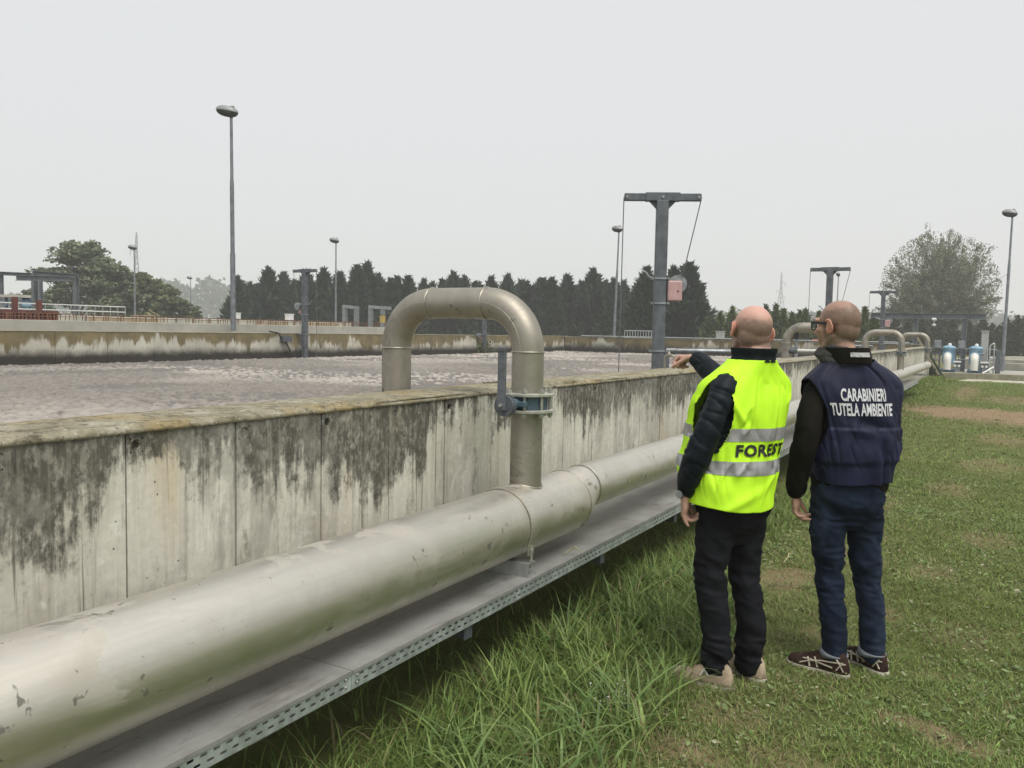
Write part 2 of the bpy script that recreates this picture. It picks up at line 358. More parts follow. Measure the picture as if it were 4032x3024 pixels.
def mat_ground():
    t = NT('lawn_soil'); p = t.pos(); x, y, z = t.sep(p)[:3]
    n = t.noise(p, 3.0, 6, .7); f = t.noise(p, 45, 5, .75); g = t.noise(p, .35, 4)
    c = t.ramp(n, [(.3, (.070, .092, .026)), (.5, (.108, .130, .040)), (.7, (.160, .165, .062))])
    c = t.mix(t.rng(f, .4, .7, 0, .45), c, (.165, .150, .075))
    b = None
    nzz = t.math('SUBTRACT', t.math('ADD', t.math('MULTIPLY', t.noise(p, 3.1, 4, .65), .8), t.math('MULTIPLY', t.noise(p, 11, 3), .4)), .6)
    for cx, cy, rx, ry, k in BARE:
        dx = t.math('MULTIPLY', t.math('SUBTRACT', x, cx), 1/rx); dy = t.math('MULTIPLY', t.math('SUBTRACT', y, cy), 1/ry)
        d = t.math('SQRT', t.math('ADD', t.math('MULTIPLY', dx, dx), t.math('MULTIPLY', dy, dy)))
        m = t.rng(t.math('ADD', d, t.math('MULTIPLY', nzz, .9)), .55, 1.25, k, 0)
        b = m if b is None else t.math('MAXIMUM', b, m)
    soil = t.ramp(t.noise(p, 14, 6, .75), [(.3, (.15, .095, .055)), (.5, (.265, .185, .115)), (.72, (.37, .285, .185))])
    c = t.mix(b, c, soil)
    far = t.rng(y, 40, 62)
    c = t.mix(far, c, t.ramp(g, [(.3, (.14, .125, .06)), (.7, (.19, .165, .085))]))
    left = t.rng(x, -60, -30, 1, 0)
    c = t.mix(t.math('MULTIPLY', left, .8), c, (.10, .12, .045))
    return t.done(c, .95, 0, t.bump(t.math('ADD', f, t.noise(p, 160, 3)), .7, .012), spec=.15)
xs = np.unique(np.concatenate([[-900, -500, -250, -120, -60, -30, -15, -8, -4, -2.6], np.arange(-2.0, 3.01, .05), [3.5, 4.5, 7, 12, 25, 60, 150, 400, 900]]))
ys = np.unique(np.concatenate([[-200, -60, -20, -5, 0, 1], np.arange(1.5, 9, .05), np.arange(9, 40, .25), [42, 46, 52, 60, 80, 120, 200, 350, 600, 900]]))
gx, gy = np.meshgrid(xs, ys); near = smooth01(60, 30, gy)*smooth01(8, 3, gx)*smooth01(-4, -2, gx)
gz = near*((vnoise(gx*2.2, gy*2.2, 0, 1)-.5)*.030+(vnoise(gx*8, gy*8, 0, 2)-.5)*.014)-.004
bz = bare_at(gx, gy); gz += near*(vnoise(gx*14, gy*14, 0, 3)-.5)*.045*smooth01(15, 17, gy)*bz
V = np.stack([gx, gy, gz], -1).reshape(-1, 3); W = len(xs); H_ = len(ys)
I = (np.arange(H_-1)[:, None]*W+np.arange(W-1)[None]).ravel(); Fq = np.stack([I, I+1, I+1+W, I+W], -1)
def ground_z(x, y):
    nr = smooth01(60, 30, y)*smooth01(8, 3, x)*smooth01(-4, -2, x)
    return nr*((vnoise(x*2.2, y*2.2, 0, 1)-.5)*.030+(vnoise(x*8, y*8, 0, 2)-.5)*.014)-.004
g = mesh_obj('ground', np_mesh('ground', V, [Fq]), mat_ground(), None, True); tag(g, 'mown green lawn with bare brown earth patches along the basin', 'ground', kind='structure')

# ---------------- gravel path and kerb in front of the pump pad
Y_END = 38.8
pm = simple('pale_gravel', (.42, .39, .31), .95, 0, .3, 9, .6, 60, .01)
mb = MB(); mb.add([(-1.3, 36.3, .006), (14, 36.3, .006), (14, 38.55, .010), (-.9, 38.4, .010)], [(0, 1, 2, 3)])
tag(mb.build('path', pm), 'pale gravel path in front of the pump station kerb', 'path', kind='structure')
mb = MB()
for k in range(10): mb.box(-2.25+k*1.6, -2.25+k*1.6+1.592, 38.9, 39.15, -.1, .235, .015)
tag(mb.build('kerb', simple('mossy_kerb', (.30, .28, .20), .95, 0, .35, 2.2, .4, 40, .008)), 'long mossy concrete kerb along the pump pad', 'kerb', kind='structure')
mb = MB(); mb.box(-2.2, 9, 39.15, 46, -.1, .17)
tag(mb.build('pump_pad', M_GREYC), 'grey concrete pad under the pumps', 'pavement', kind='structure')

# ---------------- near basin wall: core, board-marked panels with tie holes, rough cap
XF = -2.4; CAP_Z = 1.273; PIT = .4465; Y0 = 1.66-PIT*8; NP = int((Y_END-Y0)/PIT)
root = thing('concrete_wall', 'long stained concrete basin wall behind the big steel pipe, yellow lichen on top', 'wall', (XF, 0, 0))
mb = MB(); mb.box(-.388, -.034, Y0, Y_END, -.3, 1.236); mb.build('wall_core', M_JOINT, root)
def panel_mesh(kind):
    mb = MB(); w = PIT-.007; z1 = 1.247; x0, x1 = -.034, 0.0
    hy, hz, r, n = (.036, 1.206, .0165, 16)
    if kind == 'plain':
        mb.box(x0, x1, 0, w, -.3, z1, .003)
        return mb.mesh('panel')
    s = r*1.5
    ys_ = [0, hy-s, hy+s, w]; zs_ = [-.3, hz-s, hz+s, z1]
    for i in range(3):
        for j in range(3):
            if (i, j) == (1, 1): continue
            mb.add([(x1, ys_[i], zs_[j]), (x1, ys_[i+1], zs_[j]), (x1, ys_[i+1], zs_[j+1]), (x1, ys_[i], zs_[j+1])], [(0, 1, 2, 3)])
    sq, ci, cb, cm = [], [], [], []
    dep = -.075 if kind == 'hole' else -.004
    for k in range(n):
        a = 2*math.pi*(k+.5)/n; c, q = math.cos(a), math.sin(a); m = max(abs(c), abs(q))
        sq.append((x1, hy+s*c/m, hz+s*q/m)); ci.append((x1, hy+r*1.18*c, hz+r*1.18*q)); cm.append((x1-.006, hy+r*c, hz+r*q)); cb.append((x1+dep, hy+r*.95*c, hz+r*.95*q))
    V = sq+ci+cm+cb; Fc = []
    for L in range(3):
        for k in range(n):
            k2 = (k+1) % n; Fc.append((L*n+k, L*n+k2, L*n+n+k2, L*n+n+k))
    Fc.append(tuple(range(3*n, 4*n))); mb.add(V, Fc)
    mb.box(x0, x1-.0005 if False else x1-.001, 0, .0005, -.3, z1); mb.box(x0, x1-.001, w-.0005, w, -.3, z1); mb.box(x0, x1, 0, w, z1-.0005, z1)
    return mb.mesh('panel')
PM = {k: panel_mesh(k) for k in ('plain', 'hole', 'plug')}
for m in PM.values(): m.materials.append(M_CONC)
for k in range(NP):
    y = Y0+k*PIT
    kind = 'plain' if k in (3, 13, 14) else ('hole' if (k-8) % 2 == 0 else 'plug')
    o = mesh_obj('panel', PM[kind], None, root); o.location = (random.uniform(-.0022, .0022), y+.0035, 0); o.rotation_euler = (0, random.uniform(-.0012, .0012), random.uniform(-.002, .002))
# cap strip, chipped arris
yy = np.concatenate([np.arange(Y0, 9, .022), np.arange(9, Y_END, .12), [Y_END]])
prof = [(-.39, .55), (-.392, 1.10), (-.390, 1.24), (-.384, CAP_Z-.004), (-.34, CAP_Z), (-.24, CAP_Z+.003), (-.14, CAP_Z+.002), (-.05, CAP_Z), (-.010, CAP_Z-.001), (.000, CAP_Z-.006), (-.010, CAP_Z-.0105), (.006, CAP_Z-.0135), (.0065, 1.2475), (-.004, 1.2462), (-.03, 1.2458)]
Vc = []
chip = np.clip(vnoise(yy*2.6, 3, 0, 11)-.58, 0, 1)*.16+np.clip(vnoise(yy*9, 7, 0, 12)-.62, 0, 1)*.05
for j, (px, pz) in enumerate(prof):
    dx = (vnoise(yy*13, j*3.3, 0, 21)-.5)*.010; dz = (vnoise(yy*11, j*2.7, 0, 22)-.5)*(.010 if 3 < j < 9 else .006)
    dx = dx*.55; dz = dz*.55
    if j in (8, 9): dx = dx-chip*.8; dz = dz-chip*.22
    if j == 10: dx = dx*.3+.012*smooth01(.62, .45, vnoise(yy*.9, 4, 0, 27)); dz = (vnoise(yy*6, 5, 0, 28)-.5)*.004
    if j in (11, 12): dx = (vnoise(yy*20, 1, 0, 25)-.5)*.005; dz = dz*.4
    if j <= 2: dz = dz*0
    if j >= 13: dz = (vnoise(yy*8, 9, 0, 23)-.5)*.004
    Vc.append(np.stack([px+dx, yy, pz+dz], -1))
Vc = np.stack(Vc, 1).reshape(-1, 3); m_, n_ = len(yy), len(prof)
I = (np.arange(m_-1)[:, None]*n_+np.arange(n_-1)[None]).ravel()
mesh_obj('cap', np_mesh('cap', Vc, [np.stack([I, I+1, I+n_+1, I+n_], -1)]), M_CAP, root)

# ---------------- far (left) basin wall, end wall
XL = -19.5; TOP = 1.40; LIQ = .60
root = thing('concrete_wall', 'far left basin wall streaked brown and white above a black waterline', 'wall', (XL, 0, 0))
mb = MB(); mb.box(-.45, -.03, -2, Y_END+.3, -.3, TOP-.006); mb.build('wall_core', M_JOINT, root)
mb = MB(); mb.box(-.03, 0, 0, 1.345, -.3, TOP-.02, .006); pmesh = mb.mesh('panel'); pmesh.materials.append(M_FAR)
for k in range(30):
    o = mesh_obj('panel', pmesh, None, root); o.location = (random.uniform(-.004, .004), -1.9+k*1.355, 0)
mb = MB(); mb.box(-.47, .012, -2, Y_END+.3, TOP-.02, TOP+.004, .008); mb.build('coping', simple('ochre_coping', (.27, .25, .17), .95, 0, .3, 1.5), root)
root = thing('concrete_wall', 'dark end wall of the basin, black with sludge, behind the first hoist post', 'wall', (0, Y_END, 0))
mb = MB(); mb.box(XL-.0, -2.79, .03, .4, -.3, TOP-.03); mb.build('wall_core', M_JOINT, root)
mb = MB(); mb.box(0, 1.36, 0, .03, -.3, TOP-.055, .006); pmesh = mb.mesh('panel'); pmesh.materials.append(M_END)
for k in range(12):
    o = mesh_obj('panel', pmesh, None, root); o.location = (XL+.03+k*1.37, random.uniform(-.004, .004), 0)
mb = MB(); mb.box(XL, -2.78, -.012, .42, TOP-.055, TOP-.022, .008); mb.build('coping', simple('grey_coping', (.25, .235, .19), .95, 0, .35, 1.5), root)
# pipe rail on brackets along the end wall
root = thing('pipe_rail', 'thin pale pipe rail running along the top of the dark end wall', 'railing', (0, Y_END-.05, TOP))
mb = MB(); mb.tube([(XL+1, 0, .035), (-3.2, 0, .035)], .022, 8); mb.build('rail', M_GALV_L, root)
for k in range(9):
    mb = MB(); mb.box(XL+1.5+k*1.75, XL+1.53+k*1.75, -.012, .02, -.045, .02); mb.build('bracket', M_GALV_D, root)

# ---------------- liquid and foam
def mat_liquid():
    t = NT('sludge_liquor'); p = t.pos()
    n = t.noise(t.map(p, (1, .5, 1)), .9, 5, .6); f = t.noise(p, 13, 5, .7)
    c = t.ramp(n, [(.3, (.100, .090, .080)), (.55, (.142, .127, .113)), (.75, (.190, .171, .153))])
    c = t.mix(t.rng(f, .42, .68, 0, .7), c, (.25, .222, .20))
    r = t.rng(n, .35, .6, .35, .7)
    return t.done(c, r, 0, t.bump(t.math('ADD', f, t.noise(p, 34, 4, .7)), .8, .03), spec=.35)
mb = MB(); mb.add([(XL, -4, LIQ), (-2.79, -4, LIQ), (-2.79, Y_END, LIQ), (XL, Y_END, LIQ)], [(0, 1, 2, 3)])
tag(mb.build('water', mat_liquid()), 'murky pinkish brown sludge liquor filling the basin', 'water', kind='structure')
def in_view(P, mx=.10, my=.25, extra=0):
    v = P-CPOS; z = v@FW; u = (v@RT)/np.maximum(z, .01); w = -(v@UP)/np.maximum(z, .01)
    return (z > .3) & (np.abs(u) < .618*(1+mx)+extra) & (np.abs(w) < .4635*(1+my)+extra)
N = 260000
fx = RNG.uniform(XL+.05, -2.85, N); fy = RNG.uniform(0, Y_END-.1, N)
P = np.stack([fx, fy, np.full(N, LIQ)], -1)
dep = (P-CPOS)@FW
dens = .18+.9*smooth01(.42, .68, vnoise(fx*.16, fy*.42, 0, 31)*.6+vnoise(fx*.9, fy*.5, 0, 32)*.4)
dens *= np.where(dep < 15, 1.0, np.where(dep < 25, .45, .35)); dens += .45*smooth01(12, 8, dep)
pool = vnoise(fx*.5, fy*.35, 0, 39); dens *= 1-.95*smooth01(.70, .78, pool)
keep = in_view(P, .12, .3) & (RNG.random(N) < dens*np.clip(dep/14, .55, 1)); P = P[keep]; dep = dep[keep]
if len(P) > 60000: sel = RNG.choice(len(P), 60000, False); P = P[sel]; dep = dep[sel]
n = len(P); s = (.013+.040*RNG.random(n)**2.2)*(.8+dep*.032)*(1+.9*smooth01(14, 8, dep)); hgt = s*RNG.uniform(.22, .55, n)
ang = RNG.uniform(0, 6.28, n); K = 6; Vf = []; seg = np.arange(K)*2*math.pi/K
el = RNG.uniform(.7, 1.5, n)
for (rr, zz) in ((1.0, -.10), (.72, .66)):
    for a in seg:
        q = 1+(RNG.random(n)-.5)*.4
        lx = np.cos(a)*rr*s*q*el; ly = np.sin(a)*rr*s*q
        Vf.append(np.stack([P[:, 0]+lx*np.cos(ang)-ly*np.sin(ang), P[:, 1]+lx*np.sin(ang)+ly*np.cos(ang), LIQ+zz*hgt], -1))
Vf.append(np.stack([P[:, 0], P[:, 1], LIQ+hgt], -1))
Vf = np.stack(Vf, 1).reshape(-1, 3); nv = 2*K+1; b = np.arange(n)[:, None]*nv
q4 = np.concatenate([np.stack([b[:, 0]+k, b[:, 0]+(k+1) % K, b[:, 0]+K+(k+1) % K, b[:, 0]+K+k], -1) for k in range(K)])
t3 = np.concatenate([np.stack([b[:, 0]+K+k, b[:, 0]+K+(k+1) % K, b[:, 0]+2*K], -1) for k in range(K)])
fm = np_mesh('foam', Vf, [q4, t3])
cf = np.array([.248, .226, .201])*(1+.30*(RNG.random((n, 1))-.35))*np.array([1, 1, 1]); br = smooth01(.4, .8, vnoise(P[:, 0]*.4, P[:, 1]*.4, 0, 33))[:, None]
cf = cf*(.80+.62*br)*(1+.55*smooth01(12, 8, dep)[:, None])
vcol(fm, np.repeat(cf, nv, 0))
tag(mesh_obj('foam', fm, mat_attr('foam_scum', .8, .0), None, True), 'lumpy beige foam floating on the basin liquor', 'foam', kind='stuff')

# dark moss and litter lying on the cap
R9 = np.random.default_rng(91)
for (px, py, wd, lab) in ((1925, 1508, .14, 'dark clump of moss and litter on the wall top beside the valve lever'), (3042, 1421, .10, 'small dark clump on the wall top beside the second gooseneck')):
    c = on_z(px, py, CAP_Z); root = thing('moss_clump', lab, 'moss', (max(-2.72, min(-2.46, c[0])), c[1], CAP_Z-.002)); mb = MB()
    for k in range(34):
        a = R9.uniform(0, 6.28); r = R9.random()**.6*wd*.5; q = R9.uniform(.004, .011); mb.lathe([(q, -.003), (q*.9, q*.5), (q*.3, q*.9)], (r*math.cos(a)*.5, r*math.sin(a)*1.3, 0), 6)
    o = mb.build('moss', simple('dark_moss', (.055, .048, .03), .95, 0, .4, 30), root); o['kind'] = 'stuff'
M_SS = mat_steel('brushed_stainless', (.74, .705, .625), .45, .30)
M_SS2 = mat_steel('weathered_stainless', (.40, .372, .315), .52, .36, .82)
M_WELD = mat_steel('weld_bead', (.52, .49, .42), .42, .3, 1.0, False)
M_FLANGE = mat_galv('flange_grey', (.42, .42, .37), .55, .45, 18)
M_BLUEV = simple('blue_valve_paint', (.075, .125, .165), .55, 0, .3, 14)
M_LEVER = simple('lever_grey_paint', (.115, .125, .14), .48, .25, .3, 25)
M_BOLT = simple('zinc_bolt', (.42, .42, .38), .45, .7, .2, 40)
HX, HZ, HR = -2.036, .664, .170          # header axis and radius
SX, SZ, SR = -2.020, .715, .127          # after the eccentric reducer
UY = [3.646, 13.55, 22.6, 31.6]
def ring_pts(c, r, axis, n=40):
    out = []
    for k in range(n):
        a = 2*math.pi*k/n; q, w = r*math.cos(a), r*math.sin(a)
        out.append({'y': (c[0]+q, c[1], c[2]+w), 'z': (c[0]+q, c[1]+w, c[2]), 'x': (c[0], c[1]+q, c[2]+w)}[axis])
    return out
hdr = thing('steel_pipeline', 'thick stainless header pipe running low along the basin wall', 'pipe', (HX, 0, 0)); o_ = (HX, 0, 0)
def span(y0, y1, step): return [y0+(y1-y0)*i/max(1, round((y1-y0)/step)) for i in range(max(1, round((y1-y0)/step))+1)]
mb = MB(); mb.tube([(HX, y, HZ) for y in span(-1.2, 4.08, .4)], HR, 56); mb.build('wide_pipe_section', M_SS, hdr, o_)
red = []
for i in range(9):
    t_ = i/8; e = t_*t_*(3-2*t_); red.append((HX+(SX-HX)*e, 4.08+.18*t_, HZ+(SZ-HZ)*e, HR+(SR-HR)*e))
mb = MB(); mb.tube([(a, b, c) for a, b, c, d in red], [d for *_, d in red], 56); mb.build('reducer', M_SS, hdr, o_)
mb = MB(); mb.tube([(SX, y, SZ) for y in span(4.26, UY[3]+.02, .8)], SR, 40); mb.build('narrow_pipe_section', M_SS, hdr, o_)
for y, r, x, z in ((4.08, HR, HX, HZ), (4.265, SR, SX, SZ), (10.5, SR, SX, SZ), (16.5, SR, SX, SZ)):
    mb = MB(); mb.tube(ring_pts((x, y, z), r+.0005, 'y', 48), .0035, 6, closed=True); mb.build('weld_bead', M_WELD, hdr, o_)

# ---------------- goosenecks over the wall
GR = .081; GZ = 1.742; GX2 = -2.871; EL = .245
def gooseneck(Y, first, label):
    root = thing('gooseneck_pipe', label, 'pipe', (HX, Y, 0), 'pipes arching over the basin wall')
    hx0 = 0.0; x2 = GX2-HX
    zb = (HZ+HR if first else SZ+SR)-.02
    n_el = 14
    mb = MB(); mb.tube([(0, 0, zb), (0, 0, 1.195)], GR, 32); mb.build('riser', M_SS2, root)
    mb = MB(); mb.tube([(0, 0, 1.292), (0, 0, GZ-EL)], GR, 32); mb.build('upper_riser', M_SS2, root)
    e1 = [(-EL+EL*math.cos(a), 0, GZ-EL+EL*math.sin(a)) for a in [math.pi/2*i/n_el for i in range(n_el+1)]]
    e2 = [(x2+EL-EL*math.cos(a), 0, GZ-EL+EL*math.sin(a)) for a in [math.pi/2*i/n_el for i in range(n_el+1)]]
    for e in (e1, e2):
        mb = MB(); mb.tube(e, GR, 32); el = mb.build('elbow', M_SS2, root)
        if first:
            mb = MB(); mb.tube([(p[0], p[1]-GR*.995, p[2]) for p in e], .0018, 5); mb.build('seam', M_WELD, el)
    mb = MB(); mb.tube([(-EL, 0, GZ), (x2+EL, 0, GZ)], GR, 32); mb.build('crossover', M_SS2, root)
    mb = MB(); mb.tube([(x2, 0, GZ-EL), (x2, 0, .4)], GR, 32); mb.build('drop_leg', M_SS2, root)
    for c, ax in (((0, 0, GZ-EL), 'z'), ((x2, 0, GZ-EL), 'z'), ((-EL, 0, GZ), 'x'), ((x2+EL, 0, GZ), 'x')):
        mb = MB(); mb.tube(ring_pts(c, GR+.001, ax, 40), .0042, 6, closed=True); mb.build('weld_bead', M_WELD, root)
    R_ = HR if first else SR; zc = HZ if first else SZ; sd = []
    for k in range(40):
        a = 2*math.pi*k/40; q = (GR+.003)*math.cos(a); sd.append((q, (GR+.003)*math.sin(a), zc+math.sqrt(R_*R_-q*q)+.001))
    mb = MB(); mb.tube(sd, .005, 6, closed=True); mb.build('weld_bead', M_WELD, root)
    # wafer valve between two flanges
    for z in (1.203, 1.285):
        mb = MB(); mb.lathe([(GR*.9, -.008), (.132, -.008), (.136, -.005), (.136, .005), (.132, .008), (GR*.9, .008)], (0, 0, z), 40, False); mb.build('flange', M_FLANGE, root)
    vb = MB(); vb.lathe([(.10, -.036), (.104, -.03), (.104, .03), (.10, .036)], (0, 0, 1.244), 32); vb.tube([(0, -.09, 1.244), (0, -.20, 1.244)], [.030, .024], 12)
    vb.box(-.012, .065, -.135, -.105, 1.230, 1.256, .003)
    valve = vb.build('valve_body', M_BLUEV, root)
    mb = MB(); mb.disc((0, -.222, 1.240), (0, 1, 0), .052, .020, 28)
    for k in range(10):
        a = rad(-50+k*14); mb.obox((.050*math.cos(a), -.206, 1.240+.050*math.sin(a)), (math.cos(a), 0, math.sin(a)), (0, 1, 0), (-math.sin(a), 0, math.cos(a)), .004, .010, .003)
    mb.build('notch_plate', M_LEVER, valve)
    mb = MB(); mb.prism([(-.024, 1.225), (.020, 1.222), (.014, 1.30), (.014, 1.52), (-.018, 1.52), (-.018, 1.30)], 1, -.262, -.234)
    mb.box(-.019, .015, -.264, -.230, 1.50, 1.522, .004); mb.build('lever', M_LEVER, valve)
    mb = MB(); mb.disc((.004, -.268, 1.245), (0, 1, 0), .009, .012, 6); mb.build('lever_bolt', M_BOLT, valve)
    nb = MB(); nb.tube([(0, 0, -.075), (0, 0, .075)], .0085, 8); nb.lathe([(.016, .050), (.016, .066)], (0, 0, 0), 6, False); nb.lathe([(.016, -.066), (.016, -.050)], (0, 0, 0), 6, False)
    bm_ = nb.mesh('bolt'); bm_.materials.append(M_BOLT)
    for k in range(8):
        a = rad(22.5+45*k); b = mesh_obj('bolt', bm_, None, root); b.location = (.116*math.cos(a), .116*math.sin(a), 1.244)
    return root
gooseneck(UY[0], True, 'nearest gooseneck pipe with lever valve, arching over the wall left of the men')
gooseneck(UY[1], False, 'second gooseneck pipe from the camera, rising between the two men')
gooseneck(UY[2], False, 'third gooseneck pipe, just right of the navy vest')
gooseneck(UY[3], False, 'farthest gooseneck pipe at the end of the basin wall')

# ---------------- pipe clamps on channel brackets
def clamp(Y, x, z, r, label):
    root = thing('pipe_clamp', label, 'clamp', (x, Y, 0), 'clamps holding the header pipe')
    arc = [(a_, r+.003) for a_ in np.linspace(rad(-28), rad(208), 34)]; V = []; Fc = []
    for a_, rr in arc:
        for (dr, dy) in ((0, -.026), (.006, -.026), (.006, .026), (0, .026)):
            V.append(((rr+dr)*math.cos(a_), dy, z+(rr+dr)*math.sin(a_)))
    for i in range(len(arc)-1):
        for k in range(4): Fc.append((i*4+k, i*4+(k+1) % 4, i*4+4+(k+1) % 4, i*4+4+k))
    Fc += [(0, 1, 2, 3), tuple(len(V)-4+k for k in (3, 2, 1, 0))]
    mb = MB(); mb.add(V, Fc)
    xe = (r+.006)*math.cos(rad(-28)); ze = z+(r+.006)*math.sin(rad(-28))
    mb.box(xe-.003, xe+.003, -.026, .026, ze-.05, ze); mb.build('strap', M_SS, root)
    mb = MB(); b0, b1 = -2.395-x, -1.868-x
    mb.box(b0, b1, -.045, -.039, .433, .497); mb.box(b0, b1, -.039, .035, .491, .497); mb.box(b0, b1, -.039, .035, .433, .438); mb.build('channel_bracket', M_GALV_L, root)
    for s in (1,):
        mb = MB(); mb.tube([(xe+.006, 0, .47), (xe+.006, 0, ze-.005)], .007, 8); mb.lathe([(.012, 0), (.012, .010)], (xe+.006, 0, .497), 6, False); mb.lathe([(.012, 0), (.012, .010)], (xe+.006, 0, ze-.03), 6, False); mb.build('threaded_rod', M_BOLT, root)
clamp(3.43, HX, HZ, HR, 'steel strap clamp on its channel bracket just below the nearest gooseneck')
clamp(12.2, SX, SZ, SR, 'strap clamp on the narrow pipe hidden between the two men')
clamp(20.9, SX, SZ, SR, 'strap clamp on the narrow pipe right of the navy vest')
clamp(29.3, SX, SZ, SR, 'farthest strap clamp near the end of the basin wall')

# ---------------- cable tray below the pipe
TX0, TX1, TZ0, TZ1 = -2.345, -1.850, .366, .430
tray = thing('cable_tray', 'long galvanised cable tray with slotted side rail under the pipe', 'cable tray', (TX1, 0, 0)); to = (TX1, 0, 0)
def mat_lid():
    t = NT('dusty_tray_lid'); p = t.pos(); n = t.noise(p, 3.0, 6, .65); d = t.noise(t.map(p, (14, 2.5, 14)), 1.0, 5, .7)
    c = t.ramp(n, [(.3, (.19, .188, .175)), (.55, (.27, .27, .257)), (.75, (.33, .332, .32))])
    c = t.mix(t.rng(d, .52, .68, 0, .55), c, (.13, .122, .10)); c = t.mix(t.rng(t.noise(p, 60, 3, .7), .60, .72, 0, .6), c, (.10, .095, .08))
    return t.done(c, t.rng(n, .3, .7, .5, .75), .2, t.bump(t.noise(p, 80, 3), .15, .003))
M_LID = mat_lid()
M_RAIL = mat_galv('slotted_rail_zinc', (.44, .485, .475), .45, .6, 30)
def rail(y0, y1, slots=True):
    mb = MB(); th = .0025; xa, xb = TX1-th, TX1
    zs_ = [TZ0, TZ0+.013, TZ0+.022, TZ0+.036, TZ0+.045, TZ1-.004]
    if not slots:
        mb.box(xa, xb, y0, y1, TZ0, TZ1-.004)
    else:
        for a, b in ((0, 1), (2, 3), (4, 5)): mb.box(xa, xb, y0, y1, zs_[a], zs_[b])
        for row, off in ((1, 0.0), (3, .0225)):
            y = y0; k = 0; c = y0+.03+off
            while c < y1-.02:
                mb.box(xa, xb, y, c-.0115, zs_[row], zs_[row+1]); y = c+.0115; c += .045
            mb.box(xa, xb, y, y1, zs_[row], zs_[row+1])
    mb.box(TX1-.020, TX1, y0, y1, TZ0-.0025, TZ0-.0002)
    return mb.build('side_rail', M_RAIL, tray, to)
joints = [-.57, 2.12, 4.81, 7.5, 10.19, 12.88, 15.57, 18.26, 20.95, 23.64, 25.75]
for a, b in zip(joints[:-1], joints[1:]):
    rail(a+.001, b-.001, a < 13)
    mb = MB(); mb.box(TX0, TX1+.004, a+.002, b-.002, TZ1, TZ1+.0022); mb.box(TX1+.0018, TX1+.004, a+.002, b-.002, TZ1-.011, TZ1); mb.build('lid', M_LID, tray, to)
    mb = MB(); mb.box(TX0, TX0+.0025, a+.001, b-.001, TZ0, TZ1-.004); mb.build('back_rail', M_RAIL, tray, to)
    if b < 14:
        for dy in (-.028, .028):
            for dz in (.016, .042):
                mb = MB(); mb.lathe([(.0, 0), (.006, 0), (.005, .003), (.001, .0045)], (0, 0, 0), 8); o = mb.build('bolt', M_BOLT, tray); o.rotation_euler = (0, rad(90), 0); o.location = (0.0005, b+dy, TZ0+dz)
for y in (.2, 1.52, 2.88, 4.26, 5.50, 6.9, 8.7, 10.3, 12.0, 14.0, 16.2, 18.5, 21, 23.5):
    mb = MB(); mb.box(-2.40, -1.868, y-.022, y+.022, .300, .304); mb.box(-2.40, -1.868, y-.022, y-.018, .304, .360); mb.box(-2.40, -1.868, y+.018, y+.022, .304, .360); mb.box(-1.875, -1.87, y-.03, y+.03, .298, .3625); mb.build('support_bracket', M_GALV_D, tray, to)

